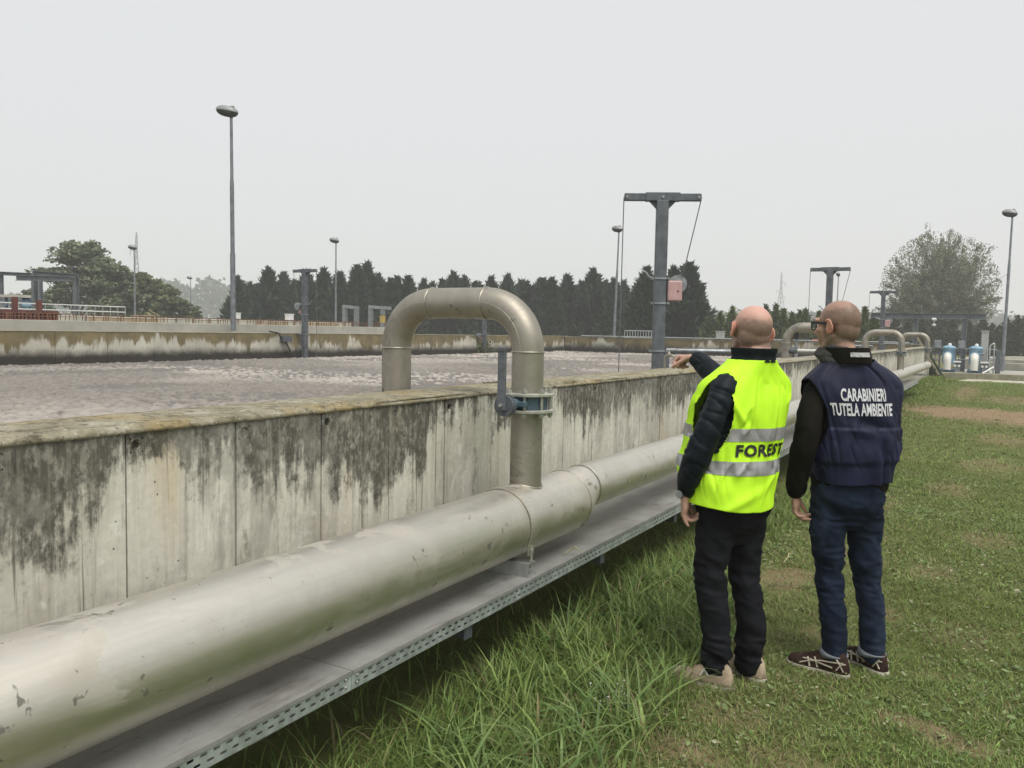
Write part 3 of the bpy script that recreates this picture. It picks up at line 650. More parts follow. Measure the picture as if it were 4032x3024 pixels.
# ---------------- hoist posts standing in the basin
M_CABLE = simple('steel_cable', (.14, .14, .145), .6, .4, .2, 20)
M_PINK = simple('faded_red_housing', (.47, .30, .29), .6, 0, .15, 6)
def make_hoist(label):
    """post at origin; +X side carries the winch, -X side drops the cable; bar along X"""
    root = thing('hoist_post', label, 'hoist', (0, 0, 0), 'hoist posts along the basin edges')
    mb = MB(); w = .077
    mb.box(-w, w, -w, w, .2, 3.345, .006); mb.build('post', M_GALV_D, root)
    mb = MB(); mb.box(-.50, -.215, -.045, .045, 3.345, 3.440, .008); mb.box(.215, .50, -.045, .045, 3.345, 3.440, .008); mb.box(-.225, .225, -.062, .062, 3.340, 3.450, .006); mb.build('crossbar', M_GALV_D, root)
    for s in (-1, 1):
        mb = MB(); mb.prism([(s*w, 3.34), (s*(w+.10), 3.34), (s*w, 3.235)], 1, -.012, .012); mb.build('gusset', M_GALV_D, root)
        mb = MB(); mb.disc((s*.465, -.046, 3.392), (0, 1, 0), .018, .02, 10); mb.disc((s*.465, 0, 3.385), (0, 1, 0), .045, .03, 16); mb.build('pulley', M_GALV, root)
    mb = MB(); mb.disc((0, -.064, 3.392), (0, 1, 0), .02, .02, 10); mb.build('bolt', M_GALV, root)
    mb = MB(); mb.tube([(-.505, 0, 3.385), (-.515, 0, .62)], .0075, 6); mb.build('drop_cable', M_CABLE, root)
    mb = MB(); mb.tube([(.505, 0, 3.385), (.285, .01, 2.33)], .0075, 6); mb.build('winch_cable', M_CABLE, root)
    mb = MB(); mb.box(.095, .28, -.10, .02, 2.035, 2.30, .016); hs = mb.build('winch_box', M_PINK, root)
    mb = MB(); mb.disc((.225, -.104, 2.165), (0, 1, 0), .011, .012, 8); mb.build('knob', M_BLACK, hs)
    mb = MB(); mb.lathe([(.105, -.05), (.118, -.05), (.118, -.035), (.085, -.03), (.085, .03), (.118, .035), (.118, .05), (.105, .05)], (0, 0, 0), 28, False); dr = mb.build('cable_drum', M_GALV, root); dr.rotation_euler = (rad(90), 0, 0); dr.location = (.235, .065, 2.265)
    for z in (2.33, 2.005, 1.375):
        mb = MB(); t = .012
        mb.box(-w-t-.03, w+t+.03, -w-t, -w-.001, z-.012, z+.012); mb.box(-w-t-.03, w+t+.03, w+.001, w+t, z-.012, z+.012); mb.box(-w-t, -w-.001, -w-t, w+t, z-.014, z+.014); mb.box(w+.001, w+t, -w-t, w+t, z-.014, z+.014); mb.build('clamp_band', M_GALV, root)
    mb = MB(); mb.box(w+.012, w+.022, -.07, .07, 1.98, 2.36); mb.build('winch_plate', M_GALV_D, root)
    mb = MB(); mb.tube([(-.09, -.03, 2.33), (-.15, -.05, 2.345), (-.20, -.06, 2.41), (-.25, -.06, 2.42)], .016, 8); mb.build('crank', M_GALV, root)
    mb = MB(); mb.box(w+.001, w+.07, -.05, .05, 1.02, 1.36); mb.build('rail_plate', M_GALV_D, root)
    mb = MB(); mb.tube([(w+.03, 0, 1.385), (1.12, 0, 1.385)], .030, 10); mb.build('strut', M_GALV, root)
    return root
h0 = make_hoist('nearest and tallest hoist post with pink winch box, left of the pointing man'); h0.location = (-3.885, 10.5, 0); h0.rotation_euler = (0, 0, rad(26))
for (x, y, flip, lab) in ((-3.9, 23.3, 0, 'second hoist post, rising behind the bald man with glasses'), (-3.9, 35.3, 0, 'third small hoist post in front of the grey steel gantry at right'),
                          (-19.15, 19.6, 1, 'hoist post on the far left basin wall with small pink winch'), (-19.15, 30.4, 1, 'distant hoist post seen under the nearest gooseneck arch')):
    c = copy_tree(h0); c.location = (x, y, 0); c.rotation_euler = (0, 0, 0); c['label'] = lab; c['group'] = 'hoist posts along the basin edges'
    if flip: c.rotation_euler = (0, 0, math.pi)
    if y == 30.4:
        c.scale = (1, 1, .62)
# small bypass tap on the wall top beside the nearest hoist
tp = on_x(2635, 1445, -2.66); M_TAP = mat_steel('dull_tap_steel', (.36, .34, .29), .45, .3, .9, False)
root = thing('tap_pipe', 'small U-shaped tap pipe with lever on the wall beside the pointing hand', 'tap', (tp[0], tp[1], 1.26))
mb = MB(); mb.tube([(-.045, 0, 0), (-.045, 0, .12), (-.038, 0, .135), (-.02, 0, .14), (.02, 0, .14), (.038, 0, .135), (.045, 0, .12), (.045, 0, .0)], .011, 10); mb.build('pipe', M_TAP, root)
mb = MB(); mb.lathe([(.016, .125), (.020, .135), (.020, .155), (.012, .165), (.008, .185)], (-.005, 0, 0), 10); v_ = mb.build('valve', M_TAP, root)
mb = MB(); mb.beam((-.012, 0, .190), (.085, 0, .200), .012, .005); mb.build('lever', M_TAP, v_)
tp = on_x(3134, 1400, -2.72)
root = thing('tap_pipe', 'black-capped upright tap with a pale pipe beside the man with glasses', 'tap', (tp[0], tp[1], 1.26))
mb = MB(); mb.tube([(0, 0, 0), (0, 0, .30)], .026, 8); mb.build('pipe', M_GALV, root)
mb = MB(); mb.tube([(0, 0, .30), (0, 0, .40)], .036, 8); mb.build('cap', M_BLACK, root)
mb = MB(); mb.tube([(-.1, 0, .12), (.02, 0, .12)], .05, 8); mb.build('flange', M_GALV_D, root)
mb = MB(); mb.tube([(-.1, 0, .125), (.62, -.0, .125)], .022, 8); mb.build('pipe_arm', M_WHITE, root)

# ---------------- lamp posts
M_LAMP = simple('lamp_grey', (.26, .27, .27), .5, .3, .15, 4); M_LENS = simple('dark_lamp_bowl', (.03, .033, .033), .4, 0, .2, 6); M_POLE = mat_galv('lamp_pole_zinc', (.20, .215, .235), .5, .5, 8)
LAMP_H = 7.55
def make_lamp():
    root = thing('street_lamp', 'x', 'street lamp', (0, 0, 0), 'street lamps around the plant')
    mb = MB(); mb.tube([(0, 0, 0), (0, 0, 2.65)], [.080, .078], 12); mb.tube([(0, 0, 2.60), (0, 0, 5.1)], [.064, .062], 12); mb.tube([(0, 0, 5.05), (0, 0, LAMP_H-.2)], [.049, .042], 12); mb.build('pole', M_POLE, root)
    def shell(z_lo, z_hi, sc, up):
        V = []; Fc = []; n = 20; m = 6
        for j in range(m+1):
            q = j/m; rr = math.cos(q*math.pi/2)**.75 if j < m else .02
            for k in range(n):
                a = 2*math.pi*k/n; x = .33*math.cos(a)*rr*sc-.115; y = .17*math.sin(a)*rr*sc
                V.append((x, y, z_lo+(z_hi-z_lo)*math.sin(q*math.pi/2)+.13*(-(x+.115))))
        for j in range(m):
            for k in range(n): Fc.append((j*n+k, j*n+(k+1) % n, j*n+n+(k+1) % n, j*n+n+k))
        return V, Fc
    mb = MB(); mb.add(*shell(LAMP_H-.12, LAMP_H+.06, 1, 1), True); mb.box(-.02, .10, -.06, .06, LAMP_H-.03, LAMP_H+.07, .02)
    hd = mb.build('lamp_head', M_LAMP, root)
    mb = MB(); mb.add(*shell(LAMP_H-.125, LAMP_H-.30, .96, -1), True); mb.tube([(0, 0, LAMP_H-.34), (0, 0, LAMP_H-.1)], .05, 10); mb.build('lamp_bowl', M_LENS, hd)
    return root
l0 = make_lamp()
# top sighting, base sighting, distance, base height
LAMPS = [(910, 425, 919, 1302, 'X', -20.25, 'tall near street lamp rising from the far left basin wall'),
         (1323, 940, 1322, 1268, 56, 0, 'street lamp in front of the dark conifers, left of the gooseneck arch'),
         (528, 968, 532, 1242, 63, 0, 'street lamp in front of the pale pylon at left'),
         (750, 1090, 752, 1247, 102, 0, 'small distant street lamp against the hazy wood at left'),
         (1267, 1094, 1262, 1266, 100, 0, 'thin distant street lamp beside the far left hoist post'),
         (1814, 1094, 1812, 1300, 95, 0, 'distant street lamp poking above the gooseneck arch'),
         (2438, 893, 2418, 1327, 46.5, 0, 'street lamp left of the nearest hoist post'),
         (2421, 1091, 2420, 1320, 88, 0, 'tiny far street lamp just behind a nearer lamp pole'),
         (3302, 1076, 3290, 1330, 77, 0, 'street lamp between the second hoist post and its cable'),
         (3988, 829, 3945, 1474, 38.6, .1, 'tall street lamp at the far right by the pumps')]
for i, (xt, yt, xb, yb, d, zb, lab) in enumerate(LAMPS):
    o = l0 if i == 0 else copy_tree(l0)
    if d == 'X': B = on_x(xb, yb, zb); T = on_x(xt, yt, zb)
    else: B = at(xb, yb, d); T = at(xt, yt, d)
    B, T = Vector(B), Vector(T); dv = (T-B).normalized()
    if d != 'X':
        B = B+dv*((0.0 if zb == 0 else zb)-B.z)/dv.z
    L = (T-B).length
    o.location = B; o.rotation_mode = 'QUATERNION'
    q = Vector((0, 0, 1)).rotation_difference(dv); o.rotation_quaternion = q @ Euler((0, 0, rad(YAW+(18 if i in (1, 2, 3, 4) else -30+40*(i % 3) if i else 12)))).to_quaternion()
    s = L/(LAMP_H); o.scale = (1, 1, s); o['label'] = lab; o['group'] = 'street lamps around the plant'; o['category'] = 'street lamp'
V3 = Vector
M_STEELB = simple('grey_steel_paint', (.16, .175, .19), .55, .2, .25, 3)
M_RED = simple('red_formwork_paint', (.135, .045, .036), .85, 0, .35, 5)
M_BLUE = simple('blue_pump_paint', (.12, .21, .31), .5, 0, .2, 4)
M_BLUEL = simple('light_blue_pump_paint', (.20, .34, .45), .5, 0, .2, 5)
M_CREAM = simple('cream_pipe_paint', (.66, .655, .60), .4, 0, .06, 3)
M_TIMBER = simple('raw_timber', (.33, .265, .17), .9, 0, .3, 5)
M_YEL = simple('yellow_paint', (.45, .32, .08), .6, 0, .2, 5)
M_CAB = simple('grey_cabinet', (.40, .41, .39), .55, .1, .12, 3)
M_GLASSD = simple('dark_glass', (.03, .035, .04), .15, 0, .1, 3)

# ---- new grey wall with starter bars behind the far left wall
GX, GT = -20.62, 1.655
root = thing('concrete_wall', 'plain grey new concrete wall topped with rusty starter bars', 'wall', (GX, 0, 0))
mb = MB(); mb.box(-.30, 0, -1, 26.3, 0, GT, .012); mb.build('wall_body', M_GREYC, root)
mb = MB(); mb.tube([(0, -.045, 0), (0, -.045, .155), (0, -.03, .172), (0, .03, .172), (0, .045, .155), (0, .045, 0)], .010, 5, False); rm = mb.mesh('rebar'); rm.materials.append(M_RUST)
y = 7.5
while y < 26:
    y += random.uniform(.13, .26); o = mesh_obj('rebar', rm, None, root); o.location = (-.06-random.choice((0, .17)), y, GT-.01); o.rotation_euler = (random.gauss(0, .05), random.gauss(0, .05), random.gauss(0, .5)); o.scale.z = random.uniform(.85, 1.12)
for (xo, zo) in ((-.06, .10), (-.24, .165)):
    mb = MB(); mb.tube([(xo, 7.4+k*1.9, GT+zo+random.uniform(-.012, .012)) for k in range(10)], .009, 5); mb.build('tie_bar', M_RUST, root)
mb = MB(); mb.box(-20.62, -19.95, -1, 40, 0, 1.372); tag(mb.build('walkway', M_GREYC), 'narrow concrete walkway between the two far left walls', 'pavement', kind='structure')
# ---- red steel formwork resting behind the starter bars
for k in range(4):
    a = on_x(-20+62*k, 1245, -21.25)[1]; b = on_x(-20+62*(k+1), 1245, -21.25)[1]-.02
    root = thing('formwork_panel', ['leftmost red steel formwork panel at the left edge of the picture', 'red formwork panel with a tall red post, left of the gantry', 'red formwork panel under the grey gantry', 'rightmost red formwork panel behind the starter bars'][k], 'formwork', (-21.25, a, 1.6), 'red formwork panels on the new wall')
    L = b-a; mb = MB(); mb.box(-.05, .05, 0, L, .235, .295); mb.box(-.05, .05, 0, L, .02, .07); mb.build('frame_rail', M_RED, root)
    for j in range(5): mb = MB(); mb.box(-.045, .045, L*j/4-.018 if j else 0, L*j/4+.018 if j < 4 else L, .07, .235); mb.build('rib', M_RED, root)
    mb = MB(); mb.box(-.06, -.05, 0, L, .03, .28); mb.build('skin', M_RUST, root)
    if k in (1, 2): mb = MB(); mb.box(-.06, .06, L*(.15 if k == 1 else .72), L*(.15 if k == 1 else .72)+.10, .30, .62 if k == 1 else .56); mb.build('post', M_RED, root)
mb = MB(); mb.box(-20.62-.3, -21.6, -1, 26.3, 0, 1.60); tag(mb.build('wall_backing', M_GREYC), 'concrete ledge behind the new grey wall', 'pavement', kind='structure')
# ---- second basin wall
X2, Z2 = -32.0, 1.885
root = thing('concrete_wall', 'pale top of a second basin wall behind the starter bars', 'wall', (X2, 0, 0))
mb = MB(); mb.box(-.5, 0, 4, 36.5, 0, Z2, .02); mb.build('wall_body', M_PALEC, root)
# ---- steel gantry frames standing on it
def gpt(px, py, X=X2-.25): return V3(on_x(px, py, X))
def gantry(cols, beams, label, X=X2-.25, w=.17, grp='steel gantry frames at the left'):
    p0 = gpt(cols[0][0], 1238, X)
    root = thing('steel_gantry', label, 'gantry', (p0.x, p0.y, Z2), grp); org = p0.copy(); org.z = Z2
    for (px, pt) in cols:
        a = gpt(px, pt, X); mb = MB(); mb.ibeam((a.x, a.y, Z2), (a.x, a.y, a.z), w, w, .02, (0, 1, 0)); mb.build('column', M_STEELB, root, org)
    for (x0, y0, x1, y1, h, dX) in beams:
        a, b = gpt(x0, y0, X+dX), gpt(x1, y1, X+dX); b.z = a.z if abs(dX) > 9 else b.z; mb = MB(); mb.ibeam(a, b, w, h, .02); mb.build('beam', M_STEELB, root, org)
gantry([(135, 1080), (298, 1090)], [(128, 1075, 304, 1088, .18, 0), (64, 1094, 278, 1098, .20, .35)], 'grey steel gantry frame with overhanging beam above the red formwork')
gantry([(1, 1080), (156, 1100)], [(-60, 1074, 130, 1082, .14, 0)], 'steel gantry frame cut by the left picture edge', X2-2.2)
# ---- railing on the second wall
p0 = gpt(0, 1192, X2-.05)
root = thing('railing', 'white pipe railing beside the gantry at left', 'railing', (X2-.05, p0.y, Z2)); org = V3((X2-.05, p0.y, Z2))
ra, rb = gpt(-40, 1192, X2-.05), gpt(493, 1210, X2-.05); ra.z = rb.z = Z2+.42
for z in (.42, .20): mb = MB(); mb.tube([(ra.x, ra.y, Z2+z), (rb.x, rb.y, Z2+z)], .021, 8); mb.build('rail', M_WHITE, root, org)
for k in range(17): yk = ra.y+(rb.y-ra.y)*k/16; mb = MB(); mb.tube([(ra.x, yk, Z2), (ra.x, yk, Z2+.42)], .018, 6); mb.build('post', M_GALV_L, root, org)
# ---- blue pump units left
for (px, lab) in ((35, 'left blue pump unit with white pipe at the left edge'), (88, 'right blue pump unit beside the red formwork post')):
    c = gpt(px, 1228, -34.5); root = thing('pump_unit', lab, 'pump', (c.x, c.y, 1.6), 'blue pump units at the left')
    mb = MB(); mb.lathe([(.30, 0), (.42, .08), (.42, .55), (.36, .62), (.36, .85), (.30, .95), (.1, 1.0)], (0, 0, 0), 18); mb.build('housing', M_BLUE, root)
    mb = MB(); mb.lathe([(.44, .60), (.46, .63), (.46, .70), (.44, .73)], (0, 0, 0), 18); mb.build('collar', M_BLUEL, root)
    mb = MB(); mb.tube([(.35, -.2, .25), (.7, -.25, .28), (.9, -.3, .2), (1.0, -.3, 0)], .14, 12); mb.build('pipe', M_CREAM, root)
# walkway beam with short brackets above them
a, b = gpt(-30, 1164, -34.2), gpt(128, 1168, -34.2); root = thing('walkway_beam', 'beige walkway beam on short steel brackets above the blue pumps', 'beam', (a.x, a.y, a.z))
mb = MB(); mb.beam(a, b, .3, .10); mb.build('beam', M_PALEC, root, a)
for px in (8, 37, 75, 150): q = gpt(px, 1170, -34.1); mb = MB(); mb.box(q.x-.06, q.x+.06, q.y-.08, q.y+.08, q.z-.95, q.z); mb.build('bracket', M_STEELB, root, a)
# ---- bits on the walls
def small_box(name, px, py, X, w, h, d, mat, lab, cat, lid=None):
    c = on_x(px, py, X); root = thing(name, lab, cat, (X, c[1], c[2])); mb = MB(); mb.box(-d/2, d/2, -w/2, w/2, 0, h, .012); mb.build('body', mat, root)
    mb = MB(); mb.box(-d/2-.012, d/2+.012, -w/2-.012, w/2+.012, h, h+.03, .006); mb.build('lid', lid or mat, root); return root
small_box('bucket', 930, 1258, -21.3, .22, .19, .2, M_WHITE, 'small white bucket right behind the tall lamp pole', 'bucket')
small_box('bucket', 1139, 1262, -21.3, .24, .20, .2, M_WHITE, 'small white bucket left of the far hoist post', 'bucket')
small_box('hoist_motor', 1506, 1271, -30, .28, .42, .2, M_YEL, 'small yellow hoist motor beside the gooseneck bend', 'motor', M_BLACK)
for (p_, q_, lab) in ((355, 620, 'yellow timber board lying behind the starter bars at left'), (1010, 1130, 'timber board behind the starter bars near the far hoist post'), (1210, 1330, 'timber board at the right end of the starter bars')):
    a, b = on_x(p_, 1262, -21.35), on_x(q_, 1268, -21.35); mb = MB(); mb.box(-.08, .08, 0, b[1]-a[1], 0, .17, .01); o = mb.build('timber_board', M_TIMBER); o.location = (-21.35, a[1], 1.602); tag(o, lab, 'board', 'timber boards behind the starter bars')
# broken rubble heap
rp = on_x(712, 1250, -30); root = thing('timber_heap', 'heap of broken timber on the second wall beside the hazy wood', 'timber heap', (X2-.2, rp[1], Z2))
for k in range(14):
    a = RNG.normal(0, .22, 3); d = V3(RNG.normal(0, 1, 3)); d.z *= .18; d.normalize(); c = V3((a[0]*.5, a[1]*1.8, .03+abs(a[2])*.35)); mb = MB(); mb.beam(c-d*.26, c+d*.26, .07, .04); mb.build('plank', M_TIMBER, root)
# distant gantries among the conifers
for (xs_, yt, xr, lab) in (((1358, 1404), 1206, 1412, 'left of two distant steel gantries before the conifers'), ((1460, 1508), 1208, 1540, 'right distant steel gantry beside the gooseneck bend')):
    D = 66; c = V3(at(xs_[0], 1270, D)); root = thing('steel_gantry', lab, 'gantry', (c.x, c.y, 0), 'distant gantries before the conifers'); org = V3((c.x, c.y, 0))
    for px in xs_: q = V3(at(px, yt, D)); mb = MB(); mb.box(q.x-.15, q.x+.15, q.y-.15, q.y+.15, 0, q.z); mb.build('column', M_GALV, root, org)
    a, b = V3(at(xs_[0]-8, yt, D)), V3(at(xr, yt+6, D)); mb = MB(); mb.beam(a, b, .3, .24); mb.build('beam', M_GALV, root, org)
# junction box and cable by the far hoist post
c = on_x(1128, 1325, XL+.12); root = thing('junction_box', 'small grey junction box on the far wall beside the hoist post', 'box', (XL+.10, c[1], 1.12))
mb = MB(); mb.box(-.1, .08, -.18, .18, 0, .20, .01); mb.build('case', M_GALV_D, root); mb = MB(); mb.tube([(0, -.2, .1), (0.05, -.35, .28), (0, -.7, .33)], .025, 6); mb.tube([(.05, -.05, 0), (.1, .1, -.3), (.2, .3, -.5)], .02, 6); mb.build('cable', M_BLACK, root)
# walkway railing, cabinets and red machine beyond the end wall
a = V3(on_y(2459, 1332, Y_END+.5)); b = V3(on_y(2608, 1334, Y_END+.5)); root = thing('railing', 'pale walkway railing standing behind the dark end wall', 'railing', (a.x, Y_END+.5, 1.36)); L = b.x-a.x
for z in (.36, .02): mb = MB(); mb.box(0, L, -.02, .02, z, z+.045); mb.build('rail', M_GALV_L, root)
mb = MB(); mb.box(-.05, L+.05, -.04, .04, -.12, -.01); mb.build('toe_board', M_GALV_L, root)
for k in range(15): mb = MB(); mb.box(L*k/14-.014, L*k/14+.014, -.012, .012, .06, .36); mb.build('baluster', M_GALV_L, root)
def cabinet(px0, px1, pt, pb, Y, d, mat, lab, name='control_cabinet', cat='cabinet', zb=None):
    a = V3(on_y(px0, pb, Y)); b = V3(on_y(px1, pt, Y)); zb = a.z if zb is None else zb
    root = thing(name, lab, cat, (a.x, Y, zb)); w = b.x-a.x; h = b.z-zb
    mb = MB(); mb.box(0, w, 0, d, 0, h, .012); mb.build('body', mat, root); mb = MB(); mb.box(w*.08, w*.92, -.012, -.002, h*.06, h*.92, .004); mb.build('door', mat, root)
    mb = MB(); mb.box(-.03, w+.03, -.04, d+.03, h, h+.035, .01); mb.build('roof', mat, root); mb = MB(); mb.box(w*.8, w*.84, -.03, -.012, h*.45, h*.55); mb.build('handle', M_BLACK, root); return root
cabinet(2818, 2847, 1307, 1333, Y_END+.6, .3, M_CAB, 'small grey cabinet behind the end wall, left of the bald head')
rp = V3(on_y(3196, 1358, 56)); rq = V3(on_y(3241, 1336, 56)); w = rq.x-rp.x; h = rq.z
root = thing('tractor', 'red machine cab peeping over the end wall beside the glasses', 'tractor', (rp.x, 56, 0))
M_REDM = simple('red_machine_paint', (.42, .07, .05), .5, 0, .15, 3)
mb = MB(); mb.box(0, w, 0, 1.2, h-.10, h, .02); mb.build('roof', M_REDM, root)
for x in (0, w*.3, w*.72, w-.08): mb = MB(); mb.box(x, x+.08, 0, .08, h-.75, h-.10); mb.build('pillar', M_REDM, root)
mb = MB(); mb.box(.08, w-.08, .05, 1.1, h-.75, h-.12); mb.build('window', M_GLASSD, root); mb = MB(); mb.box(-.3, w+.3, -.05, 1.4, .35, h-.75, .05); mb.build('body', M_REDM, root)
for x in (-.1, w-.1): mb = MB(); mb.disc((x+.1, .3, .4), (1, 0, 0), .4, .25, 18); mb.build('wheel', M_BLACK, root)

# ---------------- pump station at the right
YP = 41.0
def pp(px, py, Y=YP): return V3(on_y(px, py, Y))
a, b = pp(3430, 1240, 42.5), pp(3884, 1250, 42.5)
root = thing('steel_gantry', 'long grey steel beam gantry over the pumps at right', 'gantry', (a.x, 42.5, .17)); org = V3((a.x, 42.5, .17))
zt = (a.z+b.z)/2+.02
mb = MB(); mb.ibeam((a.x, 42.5, zt), (b.x, 42.5, zt-.03), .22, .25, .02); mb.build('beam', M_STEELB, root, org)
for px in (3604, 3797): q = pp(px, 1300, 42.5); mb = MB(); mb.ibeam((q.x, 42.5, .17), (q.x, 42.5, zt-.125), .20, .20, .02, (1, 0, 0)); mb.build('column', M_STEELB, root, org)
q = pp(3677, 1262, 42.3); mb = MB(); mb.box(q.x-.10, q.x+.10, 42.35, 42.65, zt-.22, zt-.10, .03); tr = mb.build('trolley', M_WHITE, root, org); mb = MB(); mb.tube([(q.x, 42.5, zt-.22), (q.x, 42.5, zt-.36)], .02, 6); mb.lathe([(.02, 0), (.09, .04), (.09, .10), (.02, .14)], (q.x, 42.5, zt-.49), 10); mb.build('chain_hook', M_WHITE, tr, org)
for i, (px, lab) in enumerate(((3732, 'left light blue pump with bright cream elbow pipe'), (3838, 'right light blue pump with bright cream elbow pipe, by the tall cabinet'))):
    c = pp(px, 1466); root = thing('pump', lab, 'pump', (c.x, YP, .17), 'blue pumps at the right'); sc = 1.0
    mb = MB(); mb.box(-.30, .28, -.25, .25, .0, .16, .04); mb.build('motor_base', M_BLUE, root)
    mb = MB(); mb.lathe([(.245, .35), (.255, .40), (.255, 1.02), (.275, 1.03), (.275, 1.09), (.22, 1.13), (.10, 1.17)], (0, .1, 0), 20); mb.build('casing', M_BLUEL, root)
    mb = MB(); mb.lathe([(.07, 1.15), (.07, 1.24), (.03, 1.27)], (0.02, .1, 0), 10); mb.build('vent_cap', M_WHITE, root)
    mb = MB(); arc = [(-.02, -.36, .14), (-.02, -.36, .55)]+[(-.02, -.36+.20*math.sin(t_)*1.0, .55+.22*(1-math.cos(t_))) for t_ in np.linspace(.2, math.pi/2, 7)]
    arc = [(-.03, -.34, .12), (-.03, -.34, .50)]+[(-.03, -.34+.22*(1-math.cos(t_)), .50+.22*math.sin(t_)) for t_ in np.linspace(.2, math.pi/2, 7)]
    mb.tube(arc, .155, 20); mb.build('elbow_pipe', M_CREAM, root)
    mb = MB(); mb.tube([(-.03, -.16, .72), (-.03, -.10, .72)], .205, 20); fl = mb.build('flange', M_BLUEL, root)
    mb = MB(); mb.box(.20, .50, -.42, -.18, .44, .50, .01); mb.build('cover_plate', M_WHITE, root); mb = MB(); mb.box(.26, .46, -.36, -.2, .05, .44, .01); mb.build('motor_stand', M_STEELB, root)
    for x in (.28, .43): mb = MB(); mb.disc((x, -.37, .30), (0, 1, 0), .05, .04, 10); mb.build('gauge', M_WHITE, root)
for (px0, px1, pt, pb, lab) in ((3678, 3706, 1340, 1370, 'left grey sheet box above the pump railing'), (3772, 3800, 1342, 1372, 'right grey sheet box above the pump railing')):
    a_, b_ = pp(px0, pb, 41.9), pp(px1, pt, 41.9); root = thing('sheet_box', lab, 'box', (a_.x, 41.9, .17), 'grey boxes above the pump railing'); w = b_.x-a_.x
    mb = MB(); mb.box(0, w, 0, .25, a_.z-.17, b_.z-.17, .01); mb.build('box_body', M_GALV, root)
    for x in (.03, w-.07): mb = MB(); mb.box(x, x+.04, .08, .12, 0, a_.z-.17); mb.build('leg', M_GALV_D, root)
    for z in (.45, .75): mb = MB(); mb.box(.07, w-.07, .09, .11, z, z+.04); mb.build('crossbar', M_GALV, root)
cabinet(3856, 3894, 1306, 1470, 41.6, .35, M_CAB, 'tall pale grey control cabinet right of the pumps', zb=.17)
cabinet(3848, 3876, 1395, 1470, 40.9, .3, M_GALV, 'low dull grey cabinet in front of the tall cabinet', zb=.17)
a_, b_ = pp(3662, 1372, 40.4), pp(3918, 1378, 40.4); root = thing('railing', 'grey pipe railing running behind the blue pumps', 'railing', (a_.x, 42.0, .17)); L = (b_.x-a_.x)*1.03
for z in (1.02, .55): mb = MB(); mb.tube([(0, 0, z), (L, 0, z)], .026, 8); mb.build('rail', M_GALV, root)
for k in range(9): mb = MB(); mb.tube([(L*k/8, 0, 0), (L*k/8, 0, 1.02)], .024, 6); mb.build('post', M_GALV_D, root)
a_ = pp(3905, 1440, 41.2); root = thing('stair_rail', 'small bent handrail at the right end of the pump pad', 'railing', (a_.x-.1, 41.2, .17))
mb = MB(); mb.tube([(0, 0, 0), (0, 0, 1.15), (.06, 0, 1.25), (.14, 0, 1.30), (.16, 0, 1.22), (.16, 0, 0)], .03, 8); mb.build('handrail', M_GALV_L, root); mb = MB(); mb.box(.22, .42, -.05, .15, 0, 1.0, .02); mb.build('panel', M_GALV_D, root)
# leaning plank with a dark green triangle behind it at the wall end
a_, b_ = V3(on_y(3612, 1330, 37.9)), V3(on_y(3704, 1484, 37.9)); b_.z = .02
mb = MB(); mb.beam(a_, b_, .06, .20, (0, -1, 0)); o = mb.build('leaning_plank', simple('weathered_plank', (.27, .24, .16), .9, 0, .25, 6)); tag(o, 'weathered plank with dark bolts leaning at the end of the basin wall', 'plank')
dv = (b_-a_)
for t_ in (.3, .52, .78, .93):
    q = a_+dv*t_; mb = MB(); mb.disc((q.x, q.y-.11, q.z), (0, 1, 0), .035, .03, 8); mb.build('bolt', M_BLACK, o)
mb = MB(); mb.prism([(0, 0), (.62, 0), (.05, .95), (0, .95)], 1, 0, .03); o = mb.build('dark_triangle', simple('dark_green_surface', (.05, .065, .04), .8, 0, .3, 4)); o.location = (-2.36, 38.1, 0); tag(o, 'dark green triangle at the end of the basin wall', 'dark_triangle')
# white hose on the pad
hp = [pp(3868, 1469, 40.2), pp(3885, 1462, 40.2), pp(3897, 1454, 40.2), pp(3912, 1446, 40.2)]; hp = [V3((q.x, 40.2+.1*i, max(.2, q.z))) for i, q in enumerate(hp)]
mb = MB(); mb.tube(hp, .035, 8); o = mb.build('hose', M_WHITE); tag(o, 'short white hose lying beside the pumps', 'hose')
# round settling tank at the right: two concentric low walls
def arc_wall(cx, cy, r0, r1, z0, z1, a0, a1, name, mat, lab, n=48):
    mb = MB(); V = []; Fc = []
    for k in range(n+1):
        a = rad(a0+(a1-a0)*k/n)
        for r, z in ((r0, z0), (r1, z0), (r1, z1), (r0, z1)): V.append((cx+r*math.cos(a), cy+r*math.sin(a), z))
    for k in range(n):
        for j in range(4): Fc.append((k*4+j, k*4+(j+1) % 4, k*4+4+(j+1) % 4, k*4+4+j))
    Fc += [(0, 1, 2, 3), (n*4+3, n*4+2, n*4+1, n*4)]; mb.add(V, Fc); o = mb.build(name, mat); return tag(o, lab, 'wall')
arc_wall(11.5, 55.0, 13.1, 13.5, 0, .50, 120, 420, 'round_tank_wall', M_PALEC, 'low curved outer wall of the round tank at the far right')
arc_wall(11.5, 55.0, 11.7, 12.0, 0, .62, 120, 420, 'round_tank_wall', M_PALEC, 'pale inner ring wall of the round tank at the far right')

